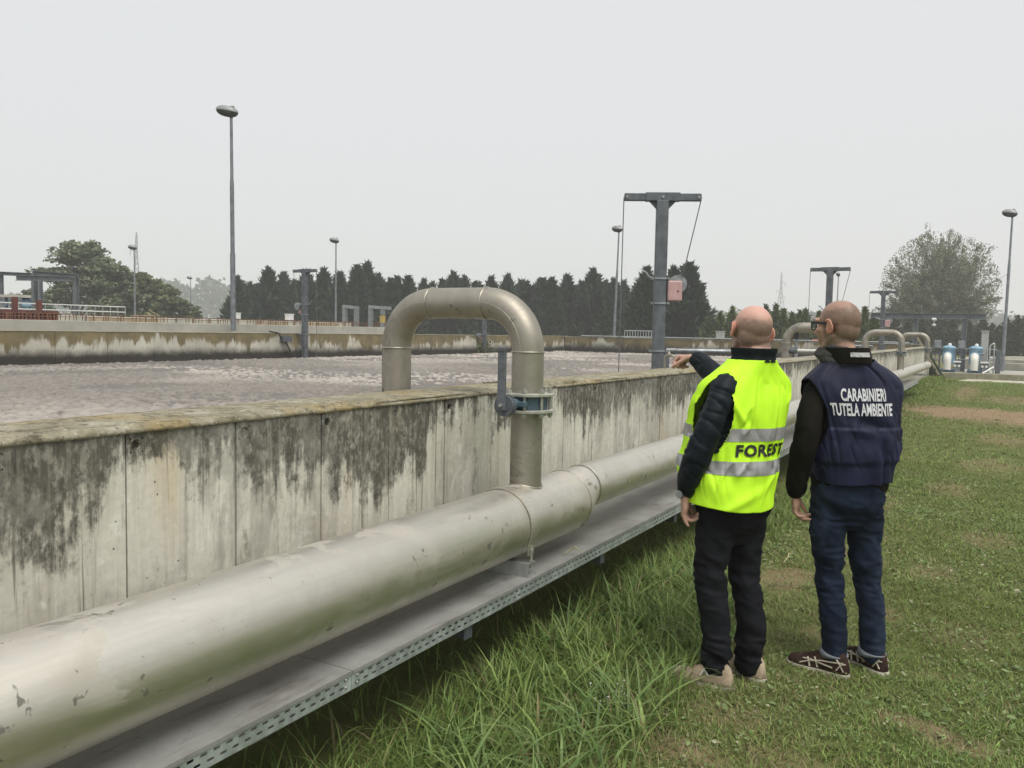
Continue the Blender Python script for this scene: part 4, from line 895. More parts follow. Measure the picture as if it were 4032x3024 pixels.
# ---------------- pylons
M_PYL = simple('pylon_steel', (.20, .21, .22), .6, .3, .1, 1)
def pylon(px, ytop, D, arms, lab, wb=5.5):
    T = V3(at(px, ytop, D)); Hh = T.z; root = thing('pylon', lab, 'pylon', (T.x, T.y, 0), 'lattice pylons on the skyline', rad(YAW+25))
    def hw(z): return .35+(wb/2-.35)*max(0, 1-z/(Hh*.80))**1.25 if z < Hh*.93 else .35*(Hh-z)/(Hh*.07)+.03
    mb = MB(); lv = [Hh*q for q in (0, .12, .23, .33, .42, .50, .57, .64, .70, .76, .82, .87, .93, 1.0)]
    for sx in (-1, 1):
        for sy in (-1, 1):
            for z0, z1 in zip(lv[:-1], lv[1:]): mb.beam((sx*hw(z0), sy*hw(z0), z0), (sx*hw(z1), sy*hw(z1), z1), .42, .42)
    mb.build('tower_leg', M_PYL, root); mb = MB()
    for z0, z1 in zip(lv[:-2], lv[1:-1]):
        for s in (-1, 1):
            mb.beam((-hw(z0), s*hw(z0), z0), (hw(z1), s*hw(z1), z1), .26, .26); mb.beam((hw(z0), s*hw(z0), z0), (-hw(z1), s*hw(z1), z1), .26, .26)
            mb.beam((s*hw(z0), -hw(z0), z0), (s*hw(z1), hw(z1), z1), .26, .26)
    mb.build('bracing', M_PYL, root)
    for q, L, s in arms:
        z = Hh*q; mb = MB(); mb.beam((0, 0, z), (s*L, 0, z+.4), .3, .3); mb.beam((0, 0, z+1.6), (s*L, 0, z+.5), .22, .22); ar = mb.build('crossarm', M_PYL, root)
        mb = MB(); mb.tube([(s*L, 0, z+.3), (s*L, 0, z-2.2)], .22, 6); mb.build('insulator', M_PYL, ar)
pylon(537, 914, 440, ((.80, 3.0, -1),), 'pale lattice pylon behind the broadleaf trees at left', 7.0)
pylon(3078, 1070, 660, ((.83, 4.5, 1), (.70, 4.8, -1), (.62, 4.5, 1)), 'faint lattice pylon on the horizon between the two men', 11)
pylon(2871, 1213, 800, ((.8, 4, 1), (.7, 4, -1)), 'very faint far pylon just left of the pointing man\'s head', 6)

# ---------------- trees
M_LEAF = mat_attr('foliage', .7, .22); M_BARK = simple('bark', (.11, .085, .06), .95, 0, .3, 4)
def quads(C, A, B, cols, tri=False):
    """diamonds: centre C, half axes A (long) and B"""
    n = len(C); V = np.stack([C-A, C+B, C+A, C-B], 1).reshape(-1, 3); b = np.arange(n)[:, None]*4
    return V, np.concatenate([b, b+1, b+2, b+3], 1), np.repeat(cols, 4, 0)
def unit(v): return v/np.maximum(1e-6, np.linalg.norm(v, axis=-1, keepdims=True))
def leaf_mesh(name, C, A, B, cols):
    V, Fq, c = quads(C, A, B, cols); me = np_mesh(name, V, [Fq]); vcol(me, c); me.materials.append(M_LEAF); return me
def conifer_mesh(seed, N=5200, col=(.022, .042, .026), wid=.23, sl=.062, taper=.80, light=(.060, .095, .050)):
    R = np.random.default_rng(seed)
    h = np.clip(R.random(N)**1.25, .0, .995)
    th = R.uniform(0, 6.283, N)
    prof = np.where(h < .10, .75+h/.10*.25, (.55*(1-(h-.10)/.90+1e-6).clip(0)**.72+.45*np.clip(1-((h-.10)/.90)**1.6, 0, 1)**taper))
    lob = .50+.75*vnoise(np.cos(th)*1.8+5, np.sin(th)*1.8+5, h*7, seed)+.18*(vnoise(np.cos(th)*5+5, np.sin(th)*5+5, h*22, seed+1)-.5)
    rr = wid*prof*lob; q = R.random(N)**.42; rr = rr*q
    tip = R.random(N) < .16; rr = np.where(tip, np.maximum(rr, wid*prof*lob)*R.uniform(1.0, 1.16, N), rr)
    C = np.stack([np.cos(th)*rr, np.sin(th)*rr, h], -1)
    for k in range(7):   # secondary leaders
        m = 150; a0 = R.uniform(0, 6.283); r0 = R.uniform(.25, .75)*wid; ht = R.uniform(.45, .93)*(1-r0/wid*.55); i0 = R.choice(N, m, False); u = R.random(m); rad_ = .055*(1-u)**.8*R.random(m)**.5
        aa = R.uniform(0, 6.283, m); C[i0] = np.stack([np.cos(a0)*r0*(1-.35*u)+np.cos(aa)*rad_, np.sin(a0)*r0*(1-.35*u)+np.sin(aa)*rad_, ht-.16+.20*u], -1)
    out = np.stack([np.cos(th), np.sin(th), np.zeros(N)], -1)
    up = R.uniform(.35, 1.3, N)[:, None]; d = unit(out*R.uniform(.3, 1.0, N)[:, None]+np.array([0, 0, 1])*up+R.normal(0, .25, (N, 3)))
    ln = (sl*R.uniform(.45, 1.1, N)*np.where(tip, 1.9, 1.0)*(1.05-.45*h))[:, None]
    sd = unit(np.cross(d, R.normal(0, 1, (N, 3))))
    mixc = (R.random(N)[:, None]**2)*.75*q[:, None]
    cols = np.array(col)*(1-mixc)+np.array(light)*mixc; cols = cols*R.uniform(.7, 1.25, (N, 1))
    return leaf_mesh('crown', C, d*ln, sd*ln*R.uniform(.20, .36, N)[:, None], cols)
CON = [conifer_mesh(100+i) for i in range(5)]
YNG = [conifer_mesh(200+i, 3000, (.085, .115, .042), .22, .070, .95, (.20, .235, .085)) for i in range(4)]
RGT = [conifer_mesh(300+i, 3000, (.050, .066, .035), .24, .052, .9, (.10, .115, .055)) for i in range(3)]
def trunk_mesh(name, H, r0, r1, limbs=0, seed=0):
    R = random.Random(seed); mb = MB(); mb.tube([(0, 0, -.02), (0.01*H, 0, H*.5), (0, .01*H, H)], [r0, (r0+r1)/2, r1], 7)
    return mb
tm = trunk_mesh('trunk', .93, .018, .003).mesh('trunk'); tm.materials.append(M_BARK)
ORD = ['first', 'second', 'third', 'fourth', 'fifth', 'sixth', 'seventh', 'eighth', 'ninth', 'tenth', 'eleventh', 'twelfth', 'thirteenth', 'fourteenth', 'fifteenth', 'sixteenth', 'seventeenth']
MARKS = [(0, 'the picture edge at left'), (917, 'the tall lamp pole'), (1158, 'the far left hoist post'), (1322, 'the lamp before the conifers'), (1500, 'the yellow hoist motor'), (1690, 'the nearest gooseneck\'s left bend'), (1905, 'the nearest gooseneck\'s right bend'), (2160, 'the nearest gooseneck'), (2430, 'the lamp left of the nearest hoist post'), (2600, 'the nearest hoist post')]
CNT = {}
def place_label(px, what):
    mk = [m for m in MARKS if m[0] <= px][-1][1]; k = CNT.get((what, mk), 0); CNT[(what, mk)] = k+1
    return ORD[k]+' '+what+' right of '+mk
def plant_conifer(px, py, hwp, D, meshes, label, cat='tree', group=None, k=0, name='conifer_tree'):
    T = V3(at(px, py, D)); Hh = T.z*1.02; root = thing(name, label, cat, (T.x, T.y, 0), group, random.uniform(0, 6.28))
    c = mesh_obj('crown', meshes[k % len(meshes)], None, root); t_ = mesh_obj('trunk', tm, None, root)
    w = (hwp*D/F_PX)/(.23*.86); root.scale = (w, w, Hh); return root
CONIF = [(935, 1094, 34), (985, 1118, 32), (1058, 1062, 46), (1117, 1078, 36), (1160, 1110, 34), (1207, 1072, 42), (1275, 1066, 40), (1338, 1078, 42), (1406, 1052, 44), (1445, 1042, 46), (1490, 1085, 36),
         (1536, 1106, 32), (1566, 1096, 34), (1607, 1093, 38), (1668, 1106, 34), (1741, 1106, 34), (1786, 1078, 38), (1831, 1095, 36), (1870, 1115, 32), (1934, 1096, 40), (1999, 1089, 40), (2073, 1117, 42),
         (2134, 1104, 42), (2172, 1100, 38), (2235, 1090, 44), (2290, 1114, 38), (2336, 1068, 46), (2385, 1112, 34), (2418, 1108, 36), (2456, 1112, 36), (2548, 1060, 52), (2600, 1110, 44), (2654, 1060, 50), (2712, 1044, 62)]
for i, (px, py, hw) in enumerate(CONIF):
    D = 88+random.uniform(-5, 6) if px < 2500 else 70
    lab = 'tall broad dark conifer right of the nearest hoist post' if i == len(CONIF)-1 else place_label(px, 'front-row conifer')
    plant_conifer(px, py, hw*1.5, D, CON, lab, 'tree', 'dark conifers in the row behind the basin', i)
R_ = np.random.default_rng(404)
for i, px in enumerate(np.arange(950, 2760, 62)):
    py = 1118+R_.uniform(-14, 22); px = px+R_.uniform(-14, 14); plant_conifer(px, py, 62, 99+R_.uniform(-4, 4), CON, place_label(px, 'low back-row conifer'), 'tree', 'conifers filling the gaps behind the long row', i+2)
YOUNG = [(2790, 1252), (2838, 1232), (2884, 1212), (2925, 1238), (2962, 1232), (3016, 1206), (3056, 1202), (3086, 1220), (3120, 1234), (3150, 1227), (3173, 1221), (3226, 1231), (3262, 1240), (3305, 1248), (3350, 1240), (3406, 1213), (3442, 1240)]
for i, (px, py) in enumerate(YOUNG):
    lab = ORD[i]+' light green young conifer from the left in the hedge behind the men'
    plant_conifer(px, py, 40, 62+random.uniform(-3, 3), YNG, lab, 'tree', 'light green young conifers behind the men', i, 'young_conifer')
RIGHT = [(3470, 1262), (3520, 1246), (3575, 1266), (3630, 1258), (3690, 1270), (3750, 1264), (3815, 1268), (3872, 1258), (3906, 1276), (3938, 1284), (3966, 1256), (4008, 1246), (4046, 1232), (4090, 1225)]
for i, (px, py) in enumerate(RIGHT):
    lab = ORD[i]+' dark green conifer from the left under the willow' if px < 3900 else ORD[i-8]+' dark green conifer right of the willow, counted from the left'
    plant_conifer(px, py, 44, 84+random.uniform(-4, 4), RGT, lab, 'tree', 'dark conifers under the willow' if px < 3900 else 'conifers at the right edge', i, 'conifer_tree')
def broadleaf(px, py, wpx, D, seed, lab, lobes, col, light, N=5200, leaf=.20, group=None):
    R = np.random.default_rng(seed); T = V3(at(px, py, D)); Hh = T.z; W_ = wpx*D/F_PX/2; root = thing('broadleaf_tree', lab, 'tree', (T.x, T.y, 0), group, rad(YAW))
    Cs = []; per = N//60
    for k in range(per):
        lx, lz, lr, lh = lobes[R.integers(len(lobes))]
        d = unit(R.normal(0, 1, 3)); rr = R.random()**.4
        c = np.array([lx*W_+d[0]*lr*W_*rr, d[1]*lr*W_*rr*.9, lz*Hh+d[2]*lh*Hh*rr]); s = R.uniform(.25, .62)*W_*.30
        q = unit(R.normal(0, 1, (60, 3)))*(R.random((60, 1))**.45)*np.array([s*1.3, s*1.3, s*.55]); Cs.append(c+q)
    C = np.concatenate(Cs); C = C[C[:, 2] > .10*Hh]; n = len(C); A = unit(R.normal(0, 1, (n, 3))*np.array([1, 1, .45])); B = unit(np.cross(A, R.normal(0, 1, (n, 3))))
    ln = leaf*R.uniform(.5, 1.2, (n, 1)); mixc = R.random((n, 1))**1.6
    cols = (np.array(col)*(1-mixc)+np.array(light)*mixc)*R.uniform(.75, 1.2, (n, 1))
    mesh_obj('crown', leaf_mesh('crown', C, A*ln, B*ln*.6, cols), None, root)
    mb = MB(); mb.tube([(0, 0, -.1), (.1, 0, Hh*.25), (0, .1, Hh*.5)], [.24, .19, .10], 8)
    for lx, lz, lr, lh in lobes[:10]:
        mb.tube([(0, 0, Hh*.2), (lx*W_*.5, 0, Hh*lz*.62), (lx*W_, R.normal(0, .2), Hh*lz)], [.13, .09, .03], 6)
        for j in range(3): e = R.normal(0, .4, 3)*lr*W_*1.6; mb.tube([(lx*W_*.5, 0, Hh*lz*.62), (lx*W_+e[0], e[1], Hh*lz+e[2]*.4)], [.06, .02], 5)
    mb.build('trunk', M_BARK, root); return root
AC, AL = (.115, .140, .085), (.24, .265, .155)
broadleaf(300, 958, 400, 78, 1, 'tall airy broadleaf tree, highest of the group at left', [(-.15, .88, .33, .11), (.12, .92, .30, .10), (.42, .75, .34, .11), (-.45, .66, .36, .09), (0, .66, .42, .12), (.5, .56, .40, .12), (-.7, .42, .33, .08), (-.15, .46, .38, .11), (.55, .36, .36, .14), (-.85, .32, .22, .06)], AC, AL, 17000, .22, 'broadleaf trees at the left')
broadleaf(452, 1038, 260, 80, 2, 'rounded broadleaf tree left of the nearer left lamp', [(0, .82, .55, .16), (-.4, .66, .5, .2), (.4, .6, .5, .2), (0, .4, .6, .25)], AC, AL, 12000, .22, 'broadleaf trees at the left')
broadleaf(575, 1068, 250, 82, 3, 'yellowish green broadleaf tree right of the left lamp', [(0, .80, .5, .18), (-.4, .6, .5, .2), (.4, .62, .5, .2), (0, .36, .7, .25)], (.11, .135, .062), (.22, .245, .11), 12000, .22, 'broadleaf trees at the left')
broadleaf(672, 1108, 220, 84, 4, 'low spreading tree at the right end of the broadleaf group', [(-.3, .8, .5, .18), (.1, .66, .5, .2), (.5, .46, .5, .25), (-.3, .4, .6, .3), (.5, .22, .5, .2)], (.10, .125, .06), (.205, .225, .11), 11000, .22, 'broadleaf trees at the left')
broadleaf(130, 1130, 200, 74, 5, 'low thin tree behind the left gantry', [(0, .75, .6, .2), (-.4, .5, .5, .2), (.5, .45, .5, .25)], AC, AL, 5000, .20, 'broadleaf trees at the left')
# willow
def willow(px, py, wpx, D, lab):
    R = np.random.default_rng(77); T = V3(at(px, py, D)); Hh = T.z; W_ = wpx*D/F_PX/2; root = thing('willow_tree', lab, 'tree', (T.x, T.y, 0))
    mb = MB(); mb.tube([(0, 0, -.1), (0, 0, 1.6), (.05, 0, 2.4)], [.55, .48, .42], 9); Cs = []; As = []
    for k in range(230):
        a = R.uniform(0, 6.283); tilt = (R.random()**.65)*1.12; L = 1/math.sqrt((math.sin(tilt)/(W_*1.0))**2+(math.cos(tilt)/(Hh-2.0))**2)*R.uniform(.72, 1.03)
        d0 = np.array([math.cos(a)*math.sin(tilt), math.sin(a)*math.sin(tilt), math.cos(tilt)]); pts = []; p = np.array([0, 0, R.uniform(1.3, 2.4)]); bend = R.normal(0, .10, 3)
        for j in range(7):
            t_ = j/6; q = p+d0*L*t_+bend*L*t_*t_+np.array([0, 0, .10*L*math.sin(t_*3.0)*math.sin(tilt)]); pts.append(q)
        if k < 90: mb.tube(pts, [max(.015, .095*(1-j/6.4)) for j in range(7)], 5, False)
        P = np.array(pts)
        for tw in range(16):
            t0 = R.uniform(1.2, 5.9); i0 = int(t0); f = t0-i0; c0 = P[i0]*(1-f)+P[i0+1]*f; td = unit(unit(P[i0+1]-P[i0])+R.normal(0, .55, 3)); TL = R.uniform(.5, 1.15)*(1.25-.1*t0)
            if k < 120 and tw < 4: mb.tube([c0, c0+td*TL*.8], [.022, .008], 4, False)
            m = 26; u_ = R.random(m); C = c0+td*TL*u_[:, None]+R.normal(0, .12, (m, 3)); Cs.append(C); As.append(unit(td+R.normal(0, .6, (m, 3))))
    m = 36000; d = unit(R.normal(0, 1, (m, 3)))*(R.random((m, 1))**.36); C = d*np.array([W_*1.02, W_*1.02, Hh*.47])+np.array([0, 0, Hh*.52]); gap = vnoise(C[:, 0]*.9, C[:, 1]*.9, C[:, 2]*.9, 5)*.6+vnoise(C[:, 0]*2.6, C[:, 1]*2.6, C[:, 2]*2.6, 6)*.4
    C = C[gap > .47]; Cs.append(C); As.append(unit(unit(C-np.array([0, 0, 1.5]))+R.normal(0, .5, C.shape)))
    C = np.concatenate(Cs); A = np.concatenate(As); n = len(C); B = unit(np.cross(A, R.normal(0, 1, (n, 3)))); ln = .135*R.uniform(.5, 1.2, (n, 1))
    m = R.random((n, 1)); cols = (np.array([.145, .155, .105])*(1-m)+np.array([.30, .31, .215])*m)*R.uniform(.7, 1.2, (n, 1))
    mesh_obj('crown', leaf_mesh('crown', C, A*ln, B*ln*.42, cols), None, root); mb.build('trunk', simple('willow_bark', (.075, .065, .05), .95), root)
willow(3708, 905, 425, 92, 'big round grey-green willow tree above the pump gantry')
# far hazy wood (reads as one mass)
R = np.random.default_rng(5); Cs = []
for px in np.arange(-500, 4600, 9.0):
    hump = 1.0 if 640 < px < 960 else .45
    D = 440+R.uniform(-20, 40); hgt = 1.75*(10.5+3.5*vnoise(px*.012, 1, 0, 3)+2*vnoise(px*.05, 2, 0, 4))*(.30+.75*hump)
    b = at(px+R.uniform(-8, 8), 1300, D); m = int(38*hump+10); q = R.random((m, 1))**.8
    Cs.append(np.stack([b[0]+R.normal(0, 2.4, m), b[1]+R.normal(0, 2.4, m), (q[:, 0])*hgt], -1))
C = np.concatenate(Cs); n = len(C); A = unit(R.normal(0, 1, (n, 3))); B = unit(np.cross(A, R.normal(0, 1, (n, 3)))); ln = R.uniform(1.0, 2.4, (n, 1))
cols = np.array([.07, .09, .055])*R.uniform(.6, 1.4, (n, 1))
tag(mesh_obj('distant_wood', leaf_mesh('distant_wood', C, A*ln, B*ln*.7, cols), None), 'hazy blue-green wood far beyond the plant', 'wood', kind='stuff')
# weed clump in the basin corner by the distant hoist
wp = on_x(1912, 1390, XL+.35); R = np.random.default_rng(9); n = 320; C = R.normal(0, 1, (n, 3))*np.array([.16, .28, .16])+np.array([0, 0, .24]); C = C[C[:, 2] > 0]; n = len(C); A = unit(R.normal(0, 1, (n, 3))); B = unit(np.cross(A, R.normal(0, 1, (n, 3))))
root = thing('weed_plant', 'leafy weed clump growing at the foot of the distant hoist post', 'plant', (XL+.3, wp[1], LIQ))
o = mesh_obj('foliage', leaf_mesh('foliage', C, A*.055, B*.03, np.array([.09, .11, .045])*R.uniform(.6, 1.5, (n, 1))), None, root); o['kind'] = 'stuff'
# ---------------- grass
M_GRASS = mat_attr('grass_blades', .55, .30)
def blades(name, base, height, width, azim, lean, droop, cols, seg, seed=0):
    """vectorised bent blades; lean = sideways run at the tip / height, droop = downward hook at the tip"""
    n = len(base); Vv = []
    d = np.stack([np.cos(azim), np.sin(azim), np.zeros(n)], -1); sdv = np.stack([-np.sin(azim), np.cos(azim), np.zeros(n)], -1)
    for j in range(seg+1):
        t = j/seg
        run = (lean*t**1.7*height)[:, None]; z = height*(t-droop*t**2.6)
        c = base+d*run; c = c+np.stack([np.zeros(n), np.zeros(n), z], -1)
        w = (width*(1-t**2.2)*(.75+.5*t if t < .5 else 1.0))[:, None]*.5
        if j == seg: Vv.append(c[:, None])
        else: Vv.append(np.stack([c-sdv*w, c+sdv*w], 1))
    V = np.concatenate(Vv, 1); k = V.shape[1]; V = V.reshape(-1, 3); b = np.arange(n)*k
    q = [np.stack([b+2*j, b+2*j+1, b+2*j+3, b+2*j+2], -1) for j in range(seg-1)]; t3 = np.stack([b+2*(seg-1), b+2*(seg-1)+1, b+2*seg], -1)
    me = np_mesh(name, V, ([np.concatenate(q)] if q else [])+[t3]); vcol(me, np.repeat(cols, k, 0)); me.materials.append(M_GRASS)
    return me
def palette(n, R, a, b, dry=.0, dryc=(.26, .215, .11)):
    m = R.random((n, 1)); c = np.array(a)*(1-m)+np.array(b)*m; c = c*R.uniform(.75, 1.25, (n, 1)); k = R.random(n) < dry; c[k] = np.array(dryc)*R.uniform(.7, 1.3, (k.sum(), 1)); return c
def tall_zone(x, y):
    edge = -1.18+.16*(vnoise(y*.9, 2, 0, 44)-.5)*2-.24*smooth01(4.2, 6.5, y)
    return smooth01(edge+.14, edge-.12, x)
R = np.random.default_rng(21); parts_V = []
# short lawn
def scatter(n, x0, x1, y0, y1): return R.uniform(x0, x1, n), R.uniform(y0, y1, n)
jobs = [(165000, -1.9, 2.2, 2.0, 6.0, .026, .0042), (115000, -1.9, 3.0, 6.0, 12, .028, .0065), (95000, -1.9, 5.0, 12, 36.5, .034, .013), (9000, -2.38, -1.8, 25.8, 38.5, .06, .014)]
PB = []; HT = []; WD = []; CO = []; LN = []
for n, x0, x1, y0, y1, h, w in jobs:
    x, y = scatter(n, x0, x1, y0, y1)
    ba = bare_at(x, y); cl = vnoise(x*7, y*7, 0, 51)*.6+vnoise(x*19, y*19, 0, 52)*.4
    z = ground_z(x, y); P = np.stack([x, y, z], -1)
    keep = (R.random(n) < (1-ba*1.02)*(.35+1.1*cl)) & in_view(P, .75, .4); x, y, ba, P, cl = x[keep], y[keep], ba[keep], P[keep], cl[keep]; n = len(x)
    tone = vnoise(x*.8, y*.8, 0, 53)[:, None]
    c = palette(n, R, (.090, .152, .032), (.255, .345, .100), .10)*R.uniform(.7, 1.3, (n, 1))*(1.12-.40*tone)+np.array([.03, .02, .0])*tone
    dryp = smooth01(.55, .75, vnoise(x*1.1+4, y*.6, 0, 57))*.30; kk = R.random(n) < dryp; c[kk] = np.array([.27, .245, .115])*R.uniform(.7, 1.25, (kk.sum(), 1))
    c[R.random(n) < ba*.7] = np.array([.30, .26, .15])
    PB.append(P); CO.append(c); WD.append(w*R.uniform(.6, 1.4, n)); HT.append(h*R.uniform(.4, 1.5, n)*(.6+.8*cl)*(1+1.3*tall_zone(x, y))); LN.append(R.uniform(.4, 2.0, n))
P = np.concatenate(PB); n = len(P)
me = blades('lawn_grass', P, np.concatenate(HT), np.concatenate(WD), R.uniform(0, 6.283, n), np.concatenate(LN), R.uniform(.0, .4, n), np.concatenate(CO), 2)
tag(mesh_obj('lawn_grass', me, None), 'short mown grass of the lawn', 'grass', kind='stuff')
# clover-like broad leaves and clippings
n = 34000; x, y = scatter(n, -1.6, 1.3, 2.4, 11); P = np.stack([x, y, ground_z(x, y)+R.uniform(.006, .03, n)], -1)
cl = vnoise(x*2.2, y*2.2, 0, 61); keep = in_view(P, .2, .3) & (R.random(n) < (.30+.8*smooth01(.35, .8, cl))*(1-.8*bare_at(x, y))); P = P[keep]; n = len(P)
A = unit(R.normal(0, 1, (n, 3))*np.array([1, 1, .4])); B = unit(np.cross(A, R.normal(0, .35, (n, 3))+np.array([0, 0, 1]))); ln = R.uniform(.005, .011, (n, 1))+(R.random((n, 1)) < .12)*R.uniform(.004, .012, (n, 1))
V, Fq, c = quads(P, A*ln, B*ln*.62, palette(n, R, (.12, .185, .055), (.27, .345, .145), .12, (.36, .35, .23))); me = np_mesh('weeds', V, [Fq]); vcol(me, c); me.materials.append(M_GRASS)
tag(mesh_obj('lawn_weeds', me, None), 'small broad weed leaves and clippings in the lawn', 'weeds', kind='stuff')
# tall rank grass along the wall
n = 26000; x, y = scatter(n, -2.36, -.85, 1.6, 7.5); tz = tall_zone(x, y); cl = vnoise(x*4.5, y*4.5, 0, 71)*.55+vnoise(x*11, y*11, 0, 72)*.45
under = smooth01(-1.86, -2.05, x); P = np.stack([x, y, ground_z(x, y)], -1)
keep = (R.random(n) < tz*(.25+1.3*cl)*(1-.88*under)) & in_view(P, .3, .5, .1); x, y, cl, P, under = x[keep], y[keep], cl[keep], P[keep], under[keep]; n = len(x)
hh = (.075+.19*R.random(n)**1.3)*(.45+1.0*cl)*(1-.35*smooth01(4.5, 7, y)); hh = np.minimum(hh, np.where(x < -1.83, .28, .5))
wd = R.uniform(.0035, .0075, n)+(R.random(n) < .22)*R.uniform(.004, .009, n)
me = blades('tall_grass', P, hh*.92, wd, R.uniform(0, 6.283, n), R.uniform(.2, 1.15, n), R.uniform(.05, .62, n), palette(n, R, (.080, .140, .030), (.275, .370, .108), .06), 5)
tag(mesh_obj('tall_grass', me, None), 'tall rank green grass along the foot of the basin wall', 'grass', kind='stuff')
# broad arching couch-grass leaves
n = 1100; x, y = scatter(n, -1.86, -1.1, 1.8, 5.2); P = np.stack([x, y, ground_z(x, y)], -1); cl = vnoise(x*3.3, y*3.3, 0, 81)
keep = (R.random(n) < tall_zone(x, y)*smooth01(.3, .7, cl)) & in_view(P, .3, .5, .1); P = P[keep]; n = len(P)
me = blades('broad_grass', P, R.uniform(.11, .29, n)*(.75+.5*cl[keep]), R.uniform(.008, .016, n), R.uniform(0, 6.283, n), R.uniform(.35, 1.25, n), R.uniform(.15, .68, n), palette(n, R, (.090, .160, .045), (.23, .320, .115), .02), 7)
tag(mesh_obj('broad_grass', me, None), 'broad arching grass leaves standing out of the tall grass', 'grass', kind='stuff')
# small white flowers in the tall grass
mb = MB()
for k in range(26):
    q = on_z(R.normal(2405, 45), R.normal(2790, 38), 0.0); hz = R.uniform(.05, .11); mb.tube([(q[0], q[1], 0), (q[0], q[1], hz)], .0012, 4, False); mb.lathe([(.001, 0), (.0065, .003), (.001, .006)], (q[0], q[1], hz), 6)
tag(mb.build('small_flower', M_WHITE), 'tiny white flowers in the grass near the beige shoe', 'flowers', kind='stuff')
# dry straw lying on the tray lid and lawn
for (pa, pb, z, lab, cat) in (((2225, 2178), (2298, 2180), .445, 'curled dry grass blade lying on the cable tray lid', 'straw'), ((3085, 2215), (3125, 2180), .03, 'dry straw stalk on the lawn between the two men', 'straw')):
    a, b = V3(on_z(*pa, z)), V3(on_z(*pb, z)); m_ = (a+b)/2; m_.z += .035; mb = MB(); mb.tube([a, (a+m_)/2+V3((.01, .02, .004)), m_, (m_+b)/2, b], [.003, .004, .004, .003, .001], 5); o = mb.build('dry_stalk', simple('dry_straw', (.36, .33, .18), .8)); tag(o, lab, cat)

# ---------------- haze
hz = NT('haze_air'); hz.t.nodes.clear(); ho = hz.t.nodes.new('ShaderNodeOutputMaterial'); pv = hz.t.nodes.new('ShaderNodeVolumePrincipled')
pv.inputs['Color'].default_value = (.97, .98, .985, 1); pv.inputs['Density'].default_value = .0013; pv.inputs['Anisotropy'].default_value = 0.0
hz.t.links.new(pv.outputs[0], ho.inputs['Volume'])
mb = MB(); mb.box(-930, 930, -230, 930, -1.3, 48); o = mb.build('haze', hz.m); tag(o, 'thin grey autumn haze filling the air', 'haze', kind='stuff')
# ================================================================== people
def crv(xs, ys, x):
    """cubic interpolation through (xs, ys)"""
    xs = np.asarray(xs, float); ys = np.asarray(ys, float); x = np.clip(np.asarray(x, float), xs[0], xs[-1])
    m = np.gradient(ys, xs); i = np.clip(np.searchsorted(xs, x)-1, 0, len(xs)-2); h = xs[i+1]-xs[i]; t = (x-xs[i])/h
    return (2*t**3-3*t**2+1)*ys[i]+(t**3-2*t**2+t)*h*m[i]+(-2*t**3+3*t**2)*ys[i+1]+(t**3-t**2)*h*m[i+1]
def limb(pts, rads, side=None, n=18, sub=6, mod=None, caps=True):
    """closed tapered tube; rads: r or (r_side, r_other) per point"""
    P = np.array(pts, float); Rr = np.array([(r, r) if not hasattr(r, '__len__') else r for r in rads], float); k = np.arange(len(P)); ts = np.linspace(0, len(P)-1, (len(P)-1)*sub+1)
    Q = np.stack([crv(k, P[:, j], ts) for j in range(3)], -1); S = np.stack([crv(k, Rr[:, j], ts) for j in range(2)], -1)
    T = unit(np.gradient(Q, axis=0)); s0 = np.array(side if side is not None else ((1, 0, 0) if abs(T[0][0]) < .8 else (0, 1, 0)), float)
    if mod is not None: S = S*mod(ts/ts[-1])[:, None]
    Qc, Sc, Tc = [], [], []
    if caps:
        for a in (80, 55, 28): Qc.append(Q[0]-T[0]*S[0].min()*math.sin(rad(a))); Sc.append(S[0]*math.cos(rad(a))); Tc.append(T[0])
    Qc += list(Q); Sc += list(S); Tc += list(T)
    if caps:
        for a in (28, 55, 80): Qc.append(Q[-1]+T[-1]*S[-1].min()*math.sin(rad(a))); Sc.append(S[-1]*math.cos(rad(a))); Tc.append(T[-1])
    V = []; nn = s0
    for q, s, t in zip(Qc, Sc, Tc):
        nn = nn-t*np.dot(nn, t); nn = nn/np.linalg.norm(nn); b = np.cross(t, nn)
        for j in range(n):
            a = 2*math.pi*j/n; V.append(q+nn*math.cos(a)*s[0]+b*math.sin(a)*s[1])
    m = len(Qc); Fc = [(i*n+j, i*n+(j+1) % n, (i+1)*n+(j+1) % n, (i+1)*n+j) for i in range(m-1) for j in range(n)]
    Fc += [tuple(range(n-1, -1, -1)), tuple(range((m-1)*n, m*n))]
    return V, Fc
def ellipsoid(c, r, n=20, m=12, rot=None):
    V = []; Fc = []
    for i in range(1, m):
        f = math.pi*i/m
        for j in range(n):
            a = 2*math.pi*j/n; v = Vector((r[0]*math.sin(f)*math.cos(a), r[1]*math.sin(f)*math.sin(a), r[2]*math.cos(f)))
            if rot is not None: v = rot @ v
            V.append(Vector(c)+v)
    for i in range(m-2):
        for j in range(n): Fc.append((i*n+j, i*n+n+j, i*n+n+(j+1) % n, i*n+(j+1) % n))
    Fc += [tuple(range(n)), tuple(range((m-2)*n+n-1, (m-2)*n-1, -1))]; return V, Fc
